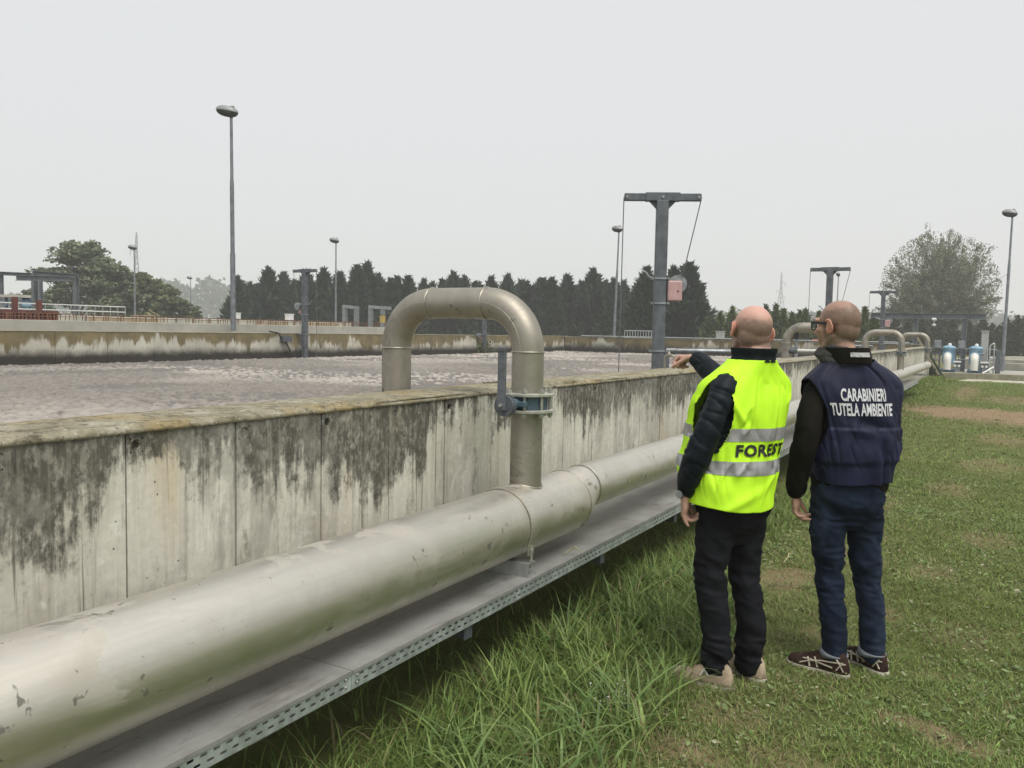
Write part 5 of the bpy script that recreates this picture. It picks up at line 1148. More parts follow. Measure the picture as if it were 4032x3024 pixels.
def ringstack(rings, n=40, sub=5):
    """rings: (z, cx, cy, a, b, p)"""
    Rg = np.array(rings, float); o = np.argsort(Rg[:, 0]); Rg = Rg[o]; zs = np.linspace(Rg[0, 0], Rg[-1, 0], (len(Rg)-1)*sub+1); V = []
    C = [crv(Rg[:, 0], Rg[:, k], zs) for k in range(1, 6)]
    for i, z in enumerate(zs):
        for j in range(n):
            a = 2*math.pi*j/n; c, s = math.cos(a), math.sin(a); p = C[4][i]
            V.append((C[0][i]+C[2][i]*math.copysign(abs(c)**(2/p), c), C[1][i]+C[3][i]*math.copysign(abs(s)**(2/p), s), z))
    m = len(zs); Fc = [(i*n+j, i*n+(j+1) % n, (i+1)*n+(j+1) % n, (i+1)*n+j) for i in range(m-1) for j in range(n)]; Fc += [tuple(range(n-1, -1, -1)), tuple(range((m-1)*n, m*n))]
    return V, Fc
def union_mesh(name, parts, voxel, it=6, fac=.5):
    mb = MB()
    for V, Fc in parts: mb.add(V, Fc)
    me = mb.mesh(name+'_tmp'); b = bmesh.new(); b.from_mesh(me); bmesh.ops.recalc_face_normals(b, faces=b.faces); b.to_mesh(me); b.free()
    o = bpy.data.objects.new(name+'_tmp', me); link(o)
    r = o.modifiers.new('r', 'REMESH'); r.mode = 'VOXEL'; r.voxel_size = voxel; r.use_smooth_shade = True
    s = o.modifiers.new('s', 'SMOOTH'); s.factor = fac; s.iterations = it
    dg = bpy.context.evaluated_depsgraph_get(); out = bpy.data.meshes.new_from_object(o.evaluated_get(dg)); out.name = name
    bpy.data.objects.remove(o); bpy.data.meshes.remove(me); return out
def displace(me, fn):
    n = len(me.vertices); co = np.empty(n*3, np.float32); me.vertices.foreach_get('co', co); co = co.reshape(-1, 3); nr = np.empty(n*3, np.float32); me.vertices.foreach_get('normal', nr); nr = nr.reshape(-1, 3)
    co = co+nr*fn(co[:, 0].astype(float), co[:, 1].astype(float), co[:, 2].astype(float))[:, None]; me.vertices.foreach_set('co', co.astype(np.float32).ravel()); me.update()
    me.polygons.foreach_set('use_smooth', [True]*len(me.polygons))
def hand(w, d, nrm, side, curls, thumb=(.7, .7, .35, .5), sc=1.0):
    w, d, nrm, side = Vector(w), Vector(d).normalized(), Vector(nrm), Vector(side); nrm = (nrm-d*nrm.dot(d)).normalized(); side = d.cross(nrm)*(1 if d.cross(nrm).dot(side) > 0 else -1)
    out = [limb([w-d*.03, w+d*.02*sc, w+d*.055*sc+nrm*.003, w+d*.088*sc], [(.028*sc, .021*sc), (.034*sc, .020*sc), (.041*sc, .018*sc), (.039*sc, .0135*sc)], side, 16)]
    for k, (off, L, r) in enumerate(((.0300, .080, .0098), (.0100, .088, .0100), (-.0105, .081, .0096), (-.0295, .064, .0086))):
        c = curls[k]; p = w+d*(.083-.006*abs(k-1))*sc+side*off*sc; pts = [p-d*.02]; ang = 0.0
        for seg, cf in ((.46, .75), (.30, 1.25), (.24, .8)):
            pts.append(p.copy()); ang += c*cf; dr = d*math.cos(ang)+nrm*math.sin(ang)+side*(.10*(1.2-k)*.35); dr.normalize(); p = p+dr*L*seg*sc
        pts.append(p); out.append(limb(pts, [r*sc, r*1.04*sc, r*sc, r*.95*sc, r*.78*sc], None, 10, 4))
    a, b, c, cu = thumb; p = w+d*.022*sc+side*.024*sc; pts = [p]; dr = (side*a+d*b+nrm*c).normalized(); p = p+dr*.042*sc; pts.append(p.copy()); dr = (dr*(1-cu)+(d*.8+nrm*.5)*cu).normalized(); p = p+dr*.032*sc; pts.append(p.copy()); p = p+dr*.024*sc; pts.append(p)
    out.append(limb(pts, [.0145*sc, .0120*sc, .0108*sc, .0085*sc], None, 10, 4)); return out
def head_parts(fat=0.0):
    """head frame: x right, y forward, z up; origin between the ears"""
    P = [ellipsoid((0, -.014, .030), (.0775+fat, .099+fat, .092), 28, 18), ellipsoid((0, .022, -.022), (.066+fat, .070, .088), 24, 16), ellipsoid((0, -.040, -.012), (.070+fat, .062+fat, .075), 22, 14),
         limb([(0, .052, .015), (0, .062, -.035), (0, .060, -.075), (0, .058, -.098)], [(.056, .038), (.052, .036), (.043, .030), (.026, .022)], (1, 0, 0), 20),           # face and chin
         limb([(-.052, -.008, -.048), (-.036, .042, -.088), (0, .066, -.097), (.036, .042, -.088), (.052, -.008, -.048)], [.020, .021, .022, .021, .020], (0, 0, 1), 12),   # jaw
         limb([(0, .088, .028), (0, .098, .004), (0, .112, -.022)], [(.010, .010), (.012, .011), (.0145, .011)], (1, 0, 0), 12), ellipsoid((-.012, .098, -.027), (.009, .010, .008), 10, 8), ellipsoid((.012, .098, -.027), (.009, .010, .008), 10, 8),
         limb([(-.052, .074, .036), (-.028, .090, .041), (0, .092, .036), (.028, .090, .041), (.052, .074, .036)], [.010, .011, .009, .011, .010], (0, 0, 1), 10),            # brow
         ellipsoid((0, .090, -.056), (.026, .012, .008), 14, 8), ellipsoid((0, .088, -.068), (.022, .012, .008), 14, 8), ellipsoid((-.042, .066, -.012), (.024, .022, .020), 12, 8), ellipsoid((.042, .066, -.012), (.024, .022, .020), 12, 8)]
    for s in (-1, 1):
        e = s*(.0755+fat); ear = []
        for t in np.linspace(-2.6, 2.2, 15):   # helix: outer rim of the ear
            yy = -.012-.019*math.cos(t*.0+t)*1.0; zz = .002+.031*math.sin(t); out_ = .012+.010*max(0, math.cos(t))
            ear.append((e+s*out_, -.008-.020*math.cos(t)+.006*math.sin(t), zz))
        P.append(limb(ear, [.0052]*15, None, 8, 2)); P.append(ellipsoid((e+s*.010, -.006, .000), (.0070, .017, .029), 12, 10, Matrix.Rotation(s*rad(24), 3, 'Z'))); P.append(ellipsoid((e+s*.007, .001, -.030), (.0060, .009, .009), 10, 8)); P.append(ellipsoid((e-s*.002, .004, -.005), (.012, .014, .024), 10, 8))
    return P
def xf(parts, M): return [([M @ Vector(v) for v in V], Fc) for V, Fc in parts]
def mat_skin(name, base, stub, amt, pink=(.62, .36, .30)):
    """Col attribute: r = ear and nose redness, g = cropped hair cover, b = scalp"""
    t = NT(name); v = t.obj(); a = t.n('ShaderNodeAttribute', attribute_name='Col'); sp = t.n('ShaderNodeSeparateColor'); t.l(a.outputs[0], sp.inputs[0]); er, hr, sc = sp.outputs[:3]
    c = t.mix(t.rng(t.noise(v, 22, 5, .65), .35, .7), base, tuple(k*.80 for k in base)); c = t.mix(t.rng(t.noise(v, 9, 4), .48, .72, 0, .6), c, pink)
    c = t.mix(t.math('MULTIPLY', sc, .55), c, pink); c = t.mix(t.math('MULTIPLY', er, .75), c, (pink[0]*.95, pink[1]*.72, pink[2]*.66))
    m = t.math('MULTIPLY', hr, t.rng(t.noise(v, 420, 2, .7), .30, .62, .45, 1.0)); m = t.math('MULTIPLY', m, t.rng(t.noise(v, 30, 4, .7), .25, .6, .72, 1.0)); c = t.mix(t.math('MULTIPLY', m, amt), c, stub)
    c = t.mix(t.rng(t.voro(v, 75), .0, .12, .55, 0), c, tuple(k*.55 for k in base))
    t.b.inputs['Subsurface Weight'].default_value = .10; t.b.inputs['Subsurface Radius'].default_value = (.012, .005, .003); t.b.inputs['Subsurface Scale'].default_value = .6
    return t.done(c, .50, 0, t.bump(t.math('ADD', t.noise(v, 260, 3), t.math('MULTIPLY', t.noise(v, 55, 4), .8)), .22, .0025), spec=.35)
def skin_attr(me, MH, lo=-.075, hi=.075, full=0.0):
    n = len(me.vertices); co = np.empty(n*3, np.float32); me.vertices.foreach_get('co', co); co = co.reshape(-1, 3).astype(float); Mi = np.array(MH.inverted()); q = co@Mi[:3, :3].T+Mi[:3, 3]; x, y, z = q.T
    hd = (np.abs(x) < .13) & (np.abs(y) < .15) & (z > -.14) & (z < .16)
    ear = smooth01(.004, .012, np.abs(x)-.074)*(np.abs(y+.008) < .04)*(np.abs(z) < .05)+smooth01(.095, .112, y)*(np.abs(x) < .03)
    nz = (vnoise(x*60, y*60, z*60, 3)-.5)*.03
    hair = smooth01(lo-.012, lo+.012, z+nz*.5)*smooth01(hi+.03, hi-.03, z-.25*(-y)+nz)*smooth01(.055, .025, y+nz*.4); hair = np.maximum(hair, full*smooth01(.00, .03, z)*smooth01(.075, .045, y))*(1-np.clip(ear, 0, 1))
    beard = smooth01(-.025, -.05, z)*smooth01(.0, .02, y)*.45; hair = np.maximum(hair, beard*(1 if full > .2 else .3)); scalp = smooth01(.05, .10, z)
    vcol(me, np.stack([np.clip(ear, 0, 1)*hd, hair*hd, scalp*hd], -1))
def mat_cloth(name, col, rough=.8, var=.3, scale=9, weave=420, tint=None, wb=.12, fade=None):
    t = NT(name); v = t.obj(); n = t.noise(v, scale, 5, .6)
    c = t.ramp(n, [(.3, tuple(k*(1-var) for k in col)), (.7, tuple(k*(1+var) for k in (tint or col)))])
    if fade: c = t.mix(t.rng(t.noise(t.map(v, (1, 1, .35)), 5, 4, .6), .46, .70, 0, .75), c, fade)
    return t.done(c, rough, 0, t.bump(t.math('ADD', t.noise(v, weave, 2), t.math('MULTIPLY', t.noise(v, 30, 4), 1.0)), wb, .004), spec=.16)
def shoe(root, heel, toe, L, W_, Hh, mat, sole_mat, name='shoe', low=0.0):
    heel, toe = Vector((heel[0], heel[1], 0)), Vector((toe[0], toe[1], 0)); d = (toe-heel).normalized(); s = Vector((d.y, -d.x, 0)); o0 = heel-d*.015
    us = np.linspace(0, 1, 22); wd = crv([0, .06, .2, .45, .68, .85, .95, 1], [.35, .62, .76, .74, 1.0, .93, .62, .12], us)*W_; ht = crv([0, .05, .18, .36, .52, .7, .88, .97, 1], [.55, .93, 1.0, 1.0, .78, .55, .46, .33, .12], us)*Hh
    def pt(u, f, off=0.0):
        i = np.clip(u, 0, 1); w = float(np.interp(i, us, wd))+off; h = float(np.interp(i, us, ht))+off; c, q = math.cos(f), math.sin(f)
        return o0+d*(u*L)+s*(w*math.copysign(abs(c)**.8, c))+Vector((0, 0, .022+h*abs(q)**.75))
    n = 20; V = [pt(u, math.pi*j/(n-1)) for u in us for j in range(n)]; Fc = [(i*n+j, i*n+j+1, (i+1)*n+j+1, (i+1)*n+j) for i in range(len(us)-1) for j in range(n-1)]
    Fc += [tuple(range(n)), tuple(range((len(us)-1)*n+n-1, (len(us)-1)*n-1, -1))]+[(i*n, (i+1)*n, (i+1)*n+n-1, i*n+n-1) for i in range(len(us)-1)]
    mb = MB(); mb.add(V, Fc, True); sh = mb.build(name, mat, root)
    V = []; Fc = []
    for u, w in zip(us, wd):
        for (k, z) in ((1.06, .003), (1.10, .012), (1.06, .030), (-1.06, .030), (-1.10, .012), (-1.06, .003)): V.append(o0+d*(u*(L+.012)-.006)+s*(w*k)+Vector((0, 0, z)))
    for i in range(len(us)-1):
        for j in range(6): Fc.append((i*6+j, i*6+(j+1) % 6, i*6+6+(j+1) % 6, i*6+6+j))
    Fc += [tuple(range(5, -1, -1)), tuple(range((len(us)-1)*6, len(us)*6))]; mb = MB(); mb.add(V, Fc, True); mb.build('sole', sole_mat, sh)
    return sh, pt
def ribbon(mb, pts, w):
    for a, b in zip(pts[:-1], pts[1:]): mb.beam(a, b, w, .004)
def ridge(n, k=5): return (1-np.abs(2*n-1))**k
class Vest:
    def __init__(s, rings, wr, z0, z1, holes, hem=None): s.R = np.array(sorted(rings), float); s.wr = wr; s.z0 = z0; s.z1 = z1; s.holes = holes; s.hem = hem or (lambda th: 0*th)
    def raw(s, th, z):
        R_ = s.R; cx, cy, a, b, p = [crv(R_[:, 0], R_[:, k], z) for k in range(1, 6)]; c, q = np.cos(th), np.sin(th)
        return np.stack([cx+a*np.sign(c)*np.abs(c)**(2/p), cy+b*np.sign(q)*np.abs(q)**(2/p), z+0*th], -1)
    def at(s, th, z, off=0.0):
        th, z = np.broadcast_arrays(np.asarray(th, float), np.asarray(z, float)); P = s.raw(th, z); e = 1e-3
        t = unit(s.raw(th+e, z)-s.raw(th-e, z)); v = unit(s.raw(th, z+e)-s.raw(th, z-e)); nrm = unit(np.cross(t, v)); w = (s.wr(th, z)+off)[..., None]
        P = P+nrm*w; P[..., 2] += s.hem(th)*smooth01(s.z0+.22, s.z0, z); return P
    def mesh(s, name, nt=240, nz=170):
        th = np.linspace(0, 2*math.pi, nt, endpoint=False); zs = np.linspace(s.z0, s.z1, nz); TH, ZZ = np.meshgrid(th, zs); P = s.at(TH, ZZ); V = P.reshape(-1, 3)
        keep = np.ones((nz, nt), bool)
        for tc, zc, at_, az in s.holes:
            dth = (TH-tc+math.pi) % (2*math.pi)-math.pi; keep &= (dth/at_)**2+((ZZ-zc)/az)**2 > 1
        i, j = np.meshgrid(np.arange(nz-1), np.arange(nt), indexing='ij'); j2 = (j+1) % nt; ok = keep[i, j] & keep[i+1, j] & keep[i, j2] & keep[i+1, j2]
        F_ = np.stack([i*nt+j, i*nt+j2, (i+1)*nt+j2, (i+1)*nt+j], -1)[ok]; used = np.unique(F_); mp = -np.ones(len(V), int); mp[used] = np.arange(len(used))
        return np_mesh(name, V[used], [mp[F_]])
    def band(s, name, za, zb, off=.0035, nt=240, nz=16):
        th = np.linspace(0, 2*math.pi, nt, endpoint=False); zs = np.linspace(za, zb, nz); TH, ZZ = np.meshgrid(th, zs); V = s.at(TH, ZZ, off).reshape(-1, 3); keep = np.ones((nz, nt), bool)
        for tc, zc, at_, az in s.holes:
            dth = (TH-tc+math.pi) % (2*math.pi)-math.pi; keep &= (dth/at_)**2+((ZZ-zc)/az)**2 > 1
        i, j = np.meshgrid(np.arange(nz-1), np.arange(nt), indexing='ij'); j2 = (j+1) % nt; ok = keep[i, j] & keep[i+1, j] & keep[i, j2] & keep[i+1, j2]
        return np_mesh(name, V, [np.stack([i*nt+j, i*nt+j2, (i+1)*nt+j2, (i+1)*nt+j], -1)[ok]])
    def text(s, body, th0, z, size, width, name, mat, parent, bold=.02, off=.0045, flip=False, space=1.0, skew=0.0):
        """flat lettering wrapped on the cloth; read from outside"""
        cu = bpy.data.curves.new('lettering', 'FONT'); cu.body = body; cu.align_x = 'CENTER'; cu.align_y = 'CENTER'; cu.size = 1; cu.offset = bold; cu.space_character = space; cu.resolution_u = 3; cu.fill_mode = 'FRONT'
        o = bpy.data.objects.new('lettering_tmp', cu); link(o); dg = bpy.context.evaluated_depsgraph_get(); me = bpy.data.meshes.new_from_object(o.evaluated_get(dg)); bpy.data.objects.remove(o)
        b = bmesh.new(); b.from_mesh(me); bmesh.ops.subdivide_edges(b, edges=[e for e in b.edges if e.calc_length() > .10], cuts=3, use_grid_fill=False); bmesh.ops.triangulate(b, faces=b.faces); b.to_mesh(me); b.free()
        n = len(me.vertices); co = np.empty(n*3, np.float32); me.vertices.foreach_get('co', co); co = co.reshape(-1, 3).astype(float); w = co[:, 0].max()-co[:, 0].min(); cxm = (co[:, 0].max()+co[:, 0].min())/2; h = co[:, 1].max()-co[:, 1].min(); cym = (co[:, 1].max()+co[:, 1].min())/2
        u = (co[:, 0]-cxm)*width/w; v = (co[:, 1]-cym)*size/h; ths = np.linspace(th0-1.5, th0+1.5, 400); Pz = s.raw(ths, np.full(400, z)); arc = np.concatenate([[0], np.cumsum(np.linalg.norm(np.diff(Pz, axis=0), axis=1))]); arc -= np.interp(th0, ths, arc)
        th = np.interp(u, arc, ths); P = s.at(th, z+v+skew*u, off); me.vertices.foreach_set('co', P.astype(np.float32).ravel()); me.update(); return mesh_obj(name, me, mat, parent)
M_SOLE = simple('pale_rubber_sole', (.36, .33, .27), .8, 0, .2, 12)
def seam_fold(t, w): return np.exp(-(t/w)**2)

# ------------------------------------------------------------------ man in the yellow vest
def man_yellow():
    root = thing('person', 'man in a yellow high-visibility vest reading FOREST, pointing over the basin', 'person', (-.98, 3.80, -.012), None, rad(55))
    HC = Vector((.030, .015, 1.629)); MH = Matrix.Translation(HC) @ Euler((rad(4), rad(7), rad(-17))).to_matrix().to_4x4()
    sh_l, el_l, wr_l = (-.165, -.055, 1.375), (-.278, -.055, 1.125), (-.283, .045, .890); sh_r, el_r, wr_r = (.155, .02, 1.385), (.150, .285, 1.335), (.094, .505, 1.490)
    kn_l, an_l, kn_r, an_r = (-.152, .015, .50), (-.122, -.015, .085), (.045, .015, .50), (.070, -.015, .085)
    body = xf(head_parts(.004), MH)
    body += [limb([HC+Vector((.004, -.02, -.04)), HC+Vector((0, -.040, -.11)), (.012, -.035, 1.45)], [.066, .069, .080], None, 20), limb([HC+Vector((-.048, -.075, -.088)), HC+Vector((.0, -.104, -.100)), HC+Vector((.050, -.078, -.094))], [.020, .024, .020], None, 10),
             ringstack([(.84, -.03, .03, .165, .125, 2.3), (1.0, -.02, .045, .185, .145, 2.3), (1.2, -.015, .02, .165, .115, 2.4), (1.34, -.002, 0, .145, .09, 2.4), (1.45, .01, -.01, .09, .07, 2)]),
             limb([sh_l, el_l, wr_l], [.036, .036, .027]), limb([sh_r, el_r, wr_r], [.036, .036, .027]), limb([(-.12, .02, .90), kn_l, an_l], [.085, .058, .042]), limb([(.06, .02, .90), kn_r, an_r], [.085, .058, .042])]
    for an, toe in ((an_l, (-.165, .045, .045)), (an_r, (.06, .07, .045))): body.append(limb([an, ((an[0]*.5+toe[0]*.5), (an[1]+toe[1])/2, .045), toe], [.036, .028, .018]))
    body += hand(wr_l, (.02, .10, -1), (.75, -.65, 0), (.6, .75, 0), (.85, 1.0, .8, .25), (.55, .8, .35, .45), 1.02)
    body += hand(wr_r, (-.20, .98, -.02), (-.25, -.1, -1), (-1, 0, .1), (1.05, 1.15, 1.15, 1.1), (.22, .85, .62, .25), 1.02)
    me = union_mesh('body', body, .0045, 3, .5)
    skin_attr(me, MH, -.062, .035, 0.0); bo = mesh_obj('body', me, mat_skin('skin_ruddy', (.50, .305, .228), (.125, .098, .073), .95, (.60, .345, .285)), root, True)
    # jacket
    quilt = lambda k: (lambda t: 1+.055*np.abs(np.sin(t*math.pi*k))-.03)
    jk = [ringstack([(.88, -.05, .03, .180, .150, 2.3), (1.0, -.04, .045, .195, .165, 2.3), (1.2, -.018, .02, .196, .142, 2.4), (1.34, -.005, 0, .185, .115, 2.4), (1.42, .004, -.012, .13, .090, 2.2), (1.475, .015, -.02, .102, .092, 2), (1.515, .018, -.022, .088, .092, 2), (1.545, .020, -.022, .084, .090, 2)]),
          limb([(-.115, -.045, 1.40), sh_l, (-.232, -.070, 1.26), el_l, (-.295, -.005, 1.00), (-.285, .038, .918)], [.0560, .0625, .0602, .0619, .0568, .0430], None, 20, 9, quilt(11)),
          limb([(.115, .0, 1.40), sh_r, (.165, .17, 1.345), el_r, (.125, .40, 1.42), (.100, .487, 1.483)], [.0484, .0546, .0581, .0598, .0563, .0458], None, 20, 9, quilt(11))]
    me = union_mesh('jacket', jk, .007, 3, .5)
    displace(me, lambda x, y, z: .007*(vnoise(x*18, y*18, z*26, 3)-.5)-.008*ridge(vnoise(x*10+z*6, y*10, z*24+x*8, 4), 6)+.004*(vnoise(x*45, y*45, z*60, 4)-.5))
    mesh_obj('jacket', me, mat_cloth('navy_quilted_nylon', (.0065, .0105, .0150), .55, .3, 12, 300), root, True)
    cv = Vest([(1.455, .014, -.02, .100, .098, 2), (1.50, .018, -.022, .096, .098, 2), (1.558, .022, -.020, .090, .098, 2)], lambda th, z: .004*np.sin(z*90)+.003*(vnoise(np.cos(th)*6+3, np.sin(th)*6+3, z*30, 31)-.5), 1.494, 1.556, [(math.pi/2, 1.53, .5, .2)])
    co = mesh_obj('collar', cv.mesh('collar', 110, 24), mat_cloth('navy_rib_collar', (.006, .010, .012), .85, .2, 12), root, True); so = co.modifiers.new('thick', 'SOLIDIFY'); so.thickness = .010; so.offset = 0
    # trousers
    tr = [ringstack([(.66, -.045, .01, .080, .060, 2.0), (.73, -.045, .008, .140, .105, 2.1), (.82, -.04, .006, .178, .140, 2.3), (.92, -.035, .02, .185, .145, 2.3), (1.0, -.03, .03, .185, .15, 2.3)]),
          limb([(-.125, .015, .84), (-.142, .012, .68), kn_l, (-.140, -.02, .30), (an_l[0]-.004, an_l[1]+.004, .088)], [(.0892, .0965), (.0837, .0874), (.0728, .0746), (.0673, .0710), (.0664, .0783)], (1, 0, 0), 22, 8), limb([(.048, .015, .84), (.048, .012, .68), kn_r, (.060, -.02, .30), (an_r[0], an_r[1]+.006, .088)], [(.0892, .0965), (.0819, .0874), (.0719, .0746), (.0664, .0710), (.0655, .0783)], (1, 0, 0), 22, 8)]
    me = union_mesh('trousers', tr, .007, 12, .5)
    displace(me, lambda x, y, z: (.016*(vnoise(x*7, y*7, z*21+5*x, 5)-.5)+.012*(.5-np.abs(vnoise(x*14+z*10, y*14, z*30, 6)-.5)*2)-.004)*(.7+1.1*seam_fold(z-.14, .10)+.6*seam_fold(z-.5, .14)))
    mesh_obj('trousers', me, mat_cloth('black_denim', (.0085, .0090, .0118), .85, .35, 10, 420), root, True)
    # shoes
    M_SH = mat_cloth('beige_suede', (.36, .29, .205), .85, .25, 20, 300)
    sl, pt = shoe(root, (-.105, -.085), (-.262, .135), .292, .047, .098, M_SH, M_SOLE); mb = MB(); ribbon(mb, [pt(.48, 2.75, .003), pt(.42, 2.35, .003), pt(.36, 2.75, .003)], .006); mb.build('side_mark', M_WHITE, sl)
    shoe(root, (.090, -.075), (.045, .20), .292, .047, .098, M_SH, M_SOLE)
    # vest
    back = -math.pi/2
    def wr(th, z):
        d = (th-back+math.pi) % (2*math.pi)-math.pi; x, y = np.cos(th), np.sin(th)
        w = (.022*(vnoise(x*2.1+4, y*2.1+4, z*5.0, 8)-.5)+.011*(vnoise(x*5+4, y*5+4, z*13+x*3, 9)-.5))*(.35+.65*smooth01(1.49, 1.38, z))
        cal = (1-.85*seam_fold(z-1.106, .055)*seam_fold(d, .95))*smooth01(.86, 1.02, z)
        w = w*(.5+.5*cal)+cal*(.013*ridge(vnoise(x*2.6+9+z*1.5, y*2.6+9, z*6.5-x*3.0, 41))*smooth01(1.45, 1.30, z)-.009*smooth01(1.47, 1.36, z)*ridge(vnoise(x*4.1+2, y*4.1+2-z*2, z*9+x*4, 42), 6))
        w = w-.006*seam_fold(d, .018)*smooth01(1.42, 1.36, z)+.004*seam_fold(d-.10, .06)
        w = w+.010*np.sin(z*38+d*3.0)*seam_fold(z-1.02, .10)*.5+.012*seam_fold(z-1.285+.28*(d+.55), .022)*seam_fold(d+.62, .28)
        w = w+.010*seam_fold(z-.93-.12*d, .022)*seam_fold(d+.3, .6)+.008*seam_fold(z-1.09+.10*d, .02)*seam_fold(d-.2, .5)
        return w+.010*smooth01(1.0, .84, z)
    vs = Vest([(.84, -.068, .025, .200, .170, 2.5), (.95, -.058, .040, .210, .184, 2.5), (1.08, -.038, .045, .214, .184, 2.5), (1.22, -.022, .022, .220, .164, 2.5), (1.33, -.014, .0, .222, .140, 2.5), (1.405, -.003, -.010, .212, .116, 2.3), (1.450, .004, -.015, .165, .105, 2.2), (1.485, .010, -.018, .122, .103, 2.1), (1.505, .014, -.018, .108, .104, 2)],
              wr, .860, 1.503, [(math.pi+.40, 1.262, .52, .178), (0.0, 1.275, .50, .145)], lambda th: -.028*np.exp(-(((th-back-.1+math.pi) % (2*math.pi)-math.pi)/.9)**2))
    t = NT('fluorescent_yellow_cloth'); v = t.obj(); t.done(t.mix(t.rng(t.noise(v, 6, 4), .3, .7), (.50, .90, .022), (.58, .98, .030)), .62, 0, t.bump(t.math('ADD', t.noise(v, 380, 2), t.math('MULTIPLY', t.noise(v, 14, 5, .6), 4.0)), .22, .004), spec=.3)
    vo = mesh_obj('safety_vest', vs.mesh('safety_vest'), t.m, root, True); so = vo.modifiers.new('thick', 'SOLIDIFY'); so.thickness = .003; so.offset = 0
    M_REF = NT('grey_reflective_tape'); vv = M_REF.obj(); M_REF = M_REF.done(M_REF.mix(M_REF.rng(M_REF.noise(vv, 30, 3), .35, .65), (.33, .33, .34), (.42, .42, .43)), .38, .35, M_REF.bump(M_REF.noise(vv, 600, 2), .1, .001))
    for za, zb in ((1.148, 1.205), (1.003, 1.060)): mesh_obj('reflective_band', vs.band('reflective_band', za, zb), M_REF, vo, True)
    M_INK = simple('black_print', (.012, .013, .013), .6, 0, .1, 10)
    vs.text('FOREST', back+.06, 1.108, .055, .282, 'lettering', M_INK, vo, .045, .0065, space=1.16)
    vs.text('S', math.pi+.62, 1.12, .056, .034, 'lettering', M_INK, vo, .028, .005)
    # watch
    w = Vector(wr_l)+Vector((0, .002, .006)); mb = MB(); mb.tube([(w.x+.034*math.cos(a), w.y+.028*math.sin(a), w.z+.004*math.sin(a)) for a in np.linspace(0, 6.283, 22, endpoint=False)], .0065, 6, closed=True); wa = mb.build('watch_strap', simple('dark_metal_strap', (.10, .10, .095), .4, .6), root)
    mb = MB(); mb.disc((w.x-.036, w.y-.006, w.z), (1, .2, 0), .019, .010, 18); mb.build('watch_face', M_GALV, wa)
    return root
man_yellow()

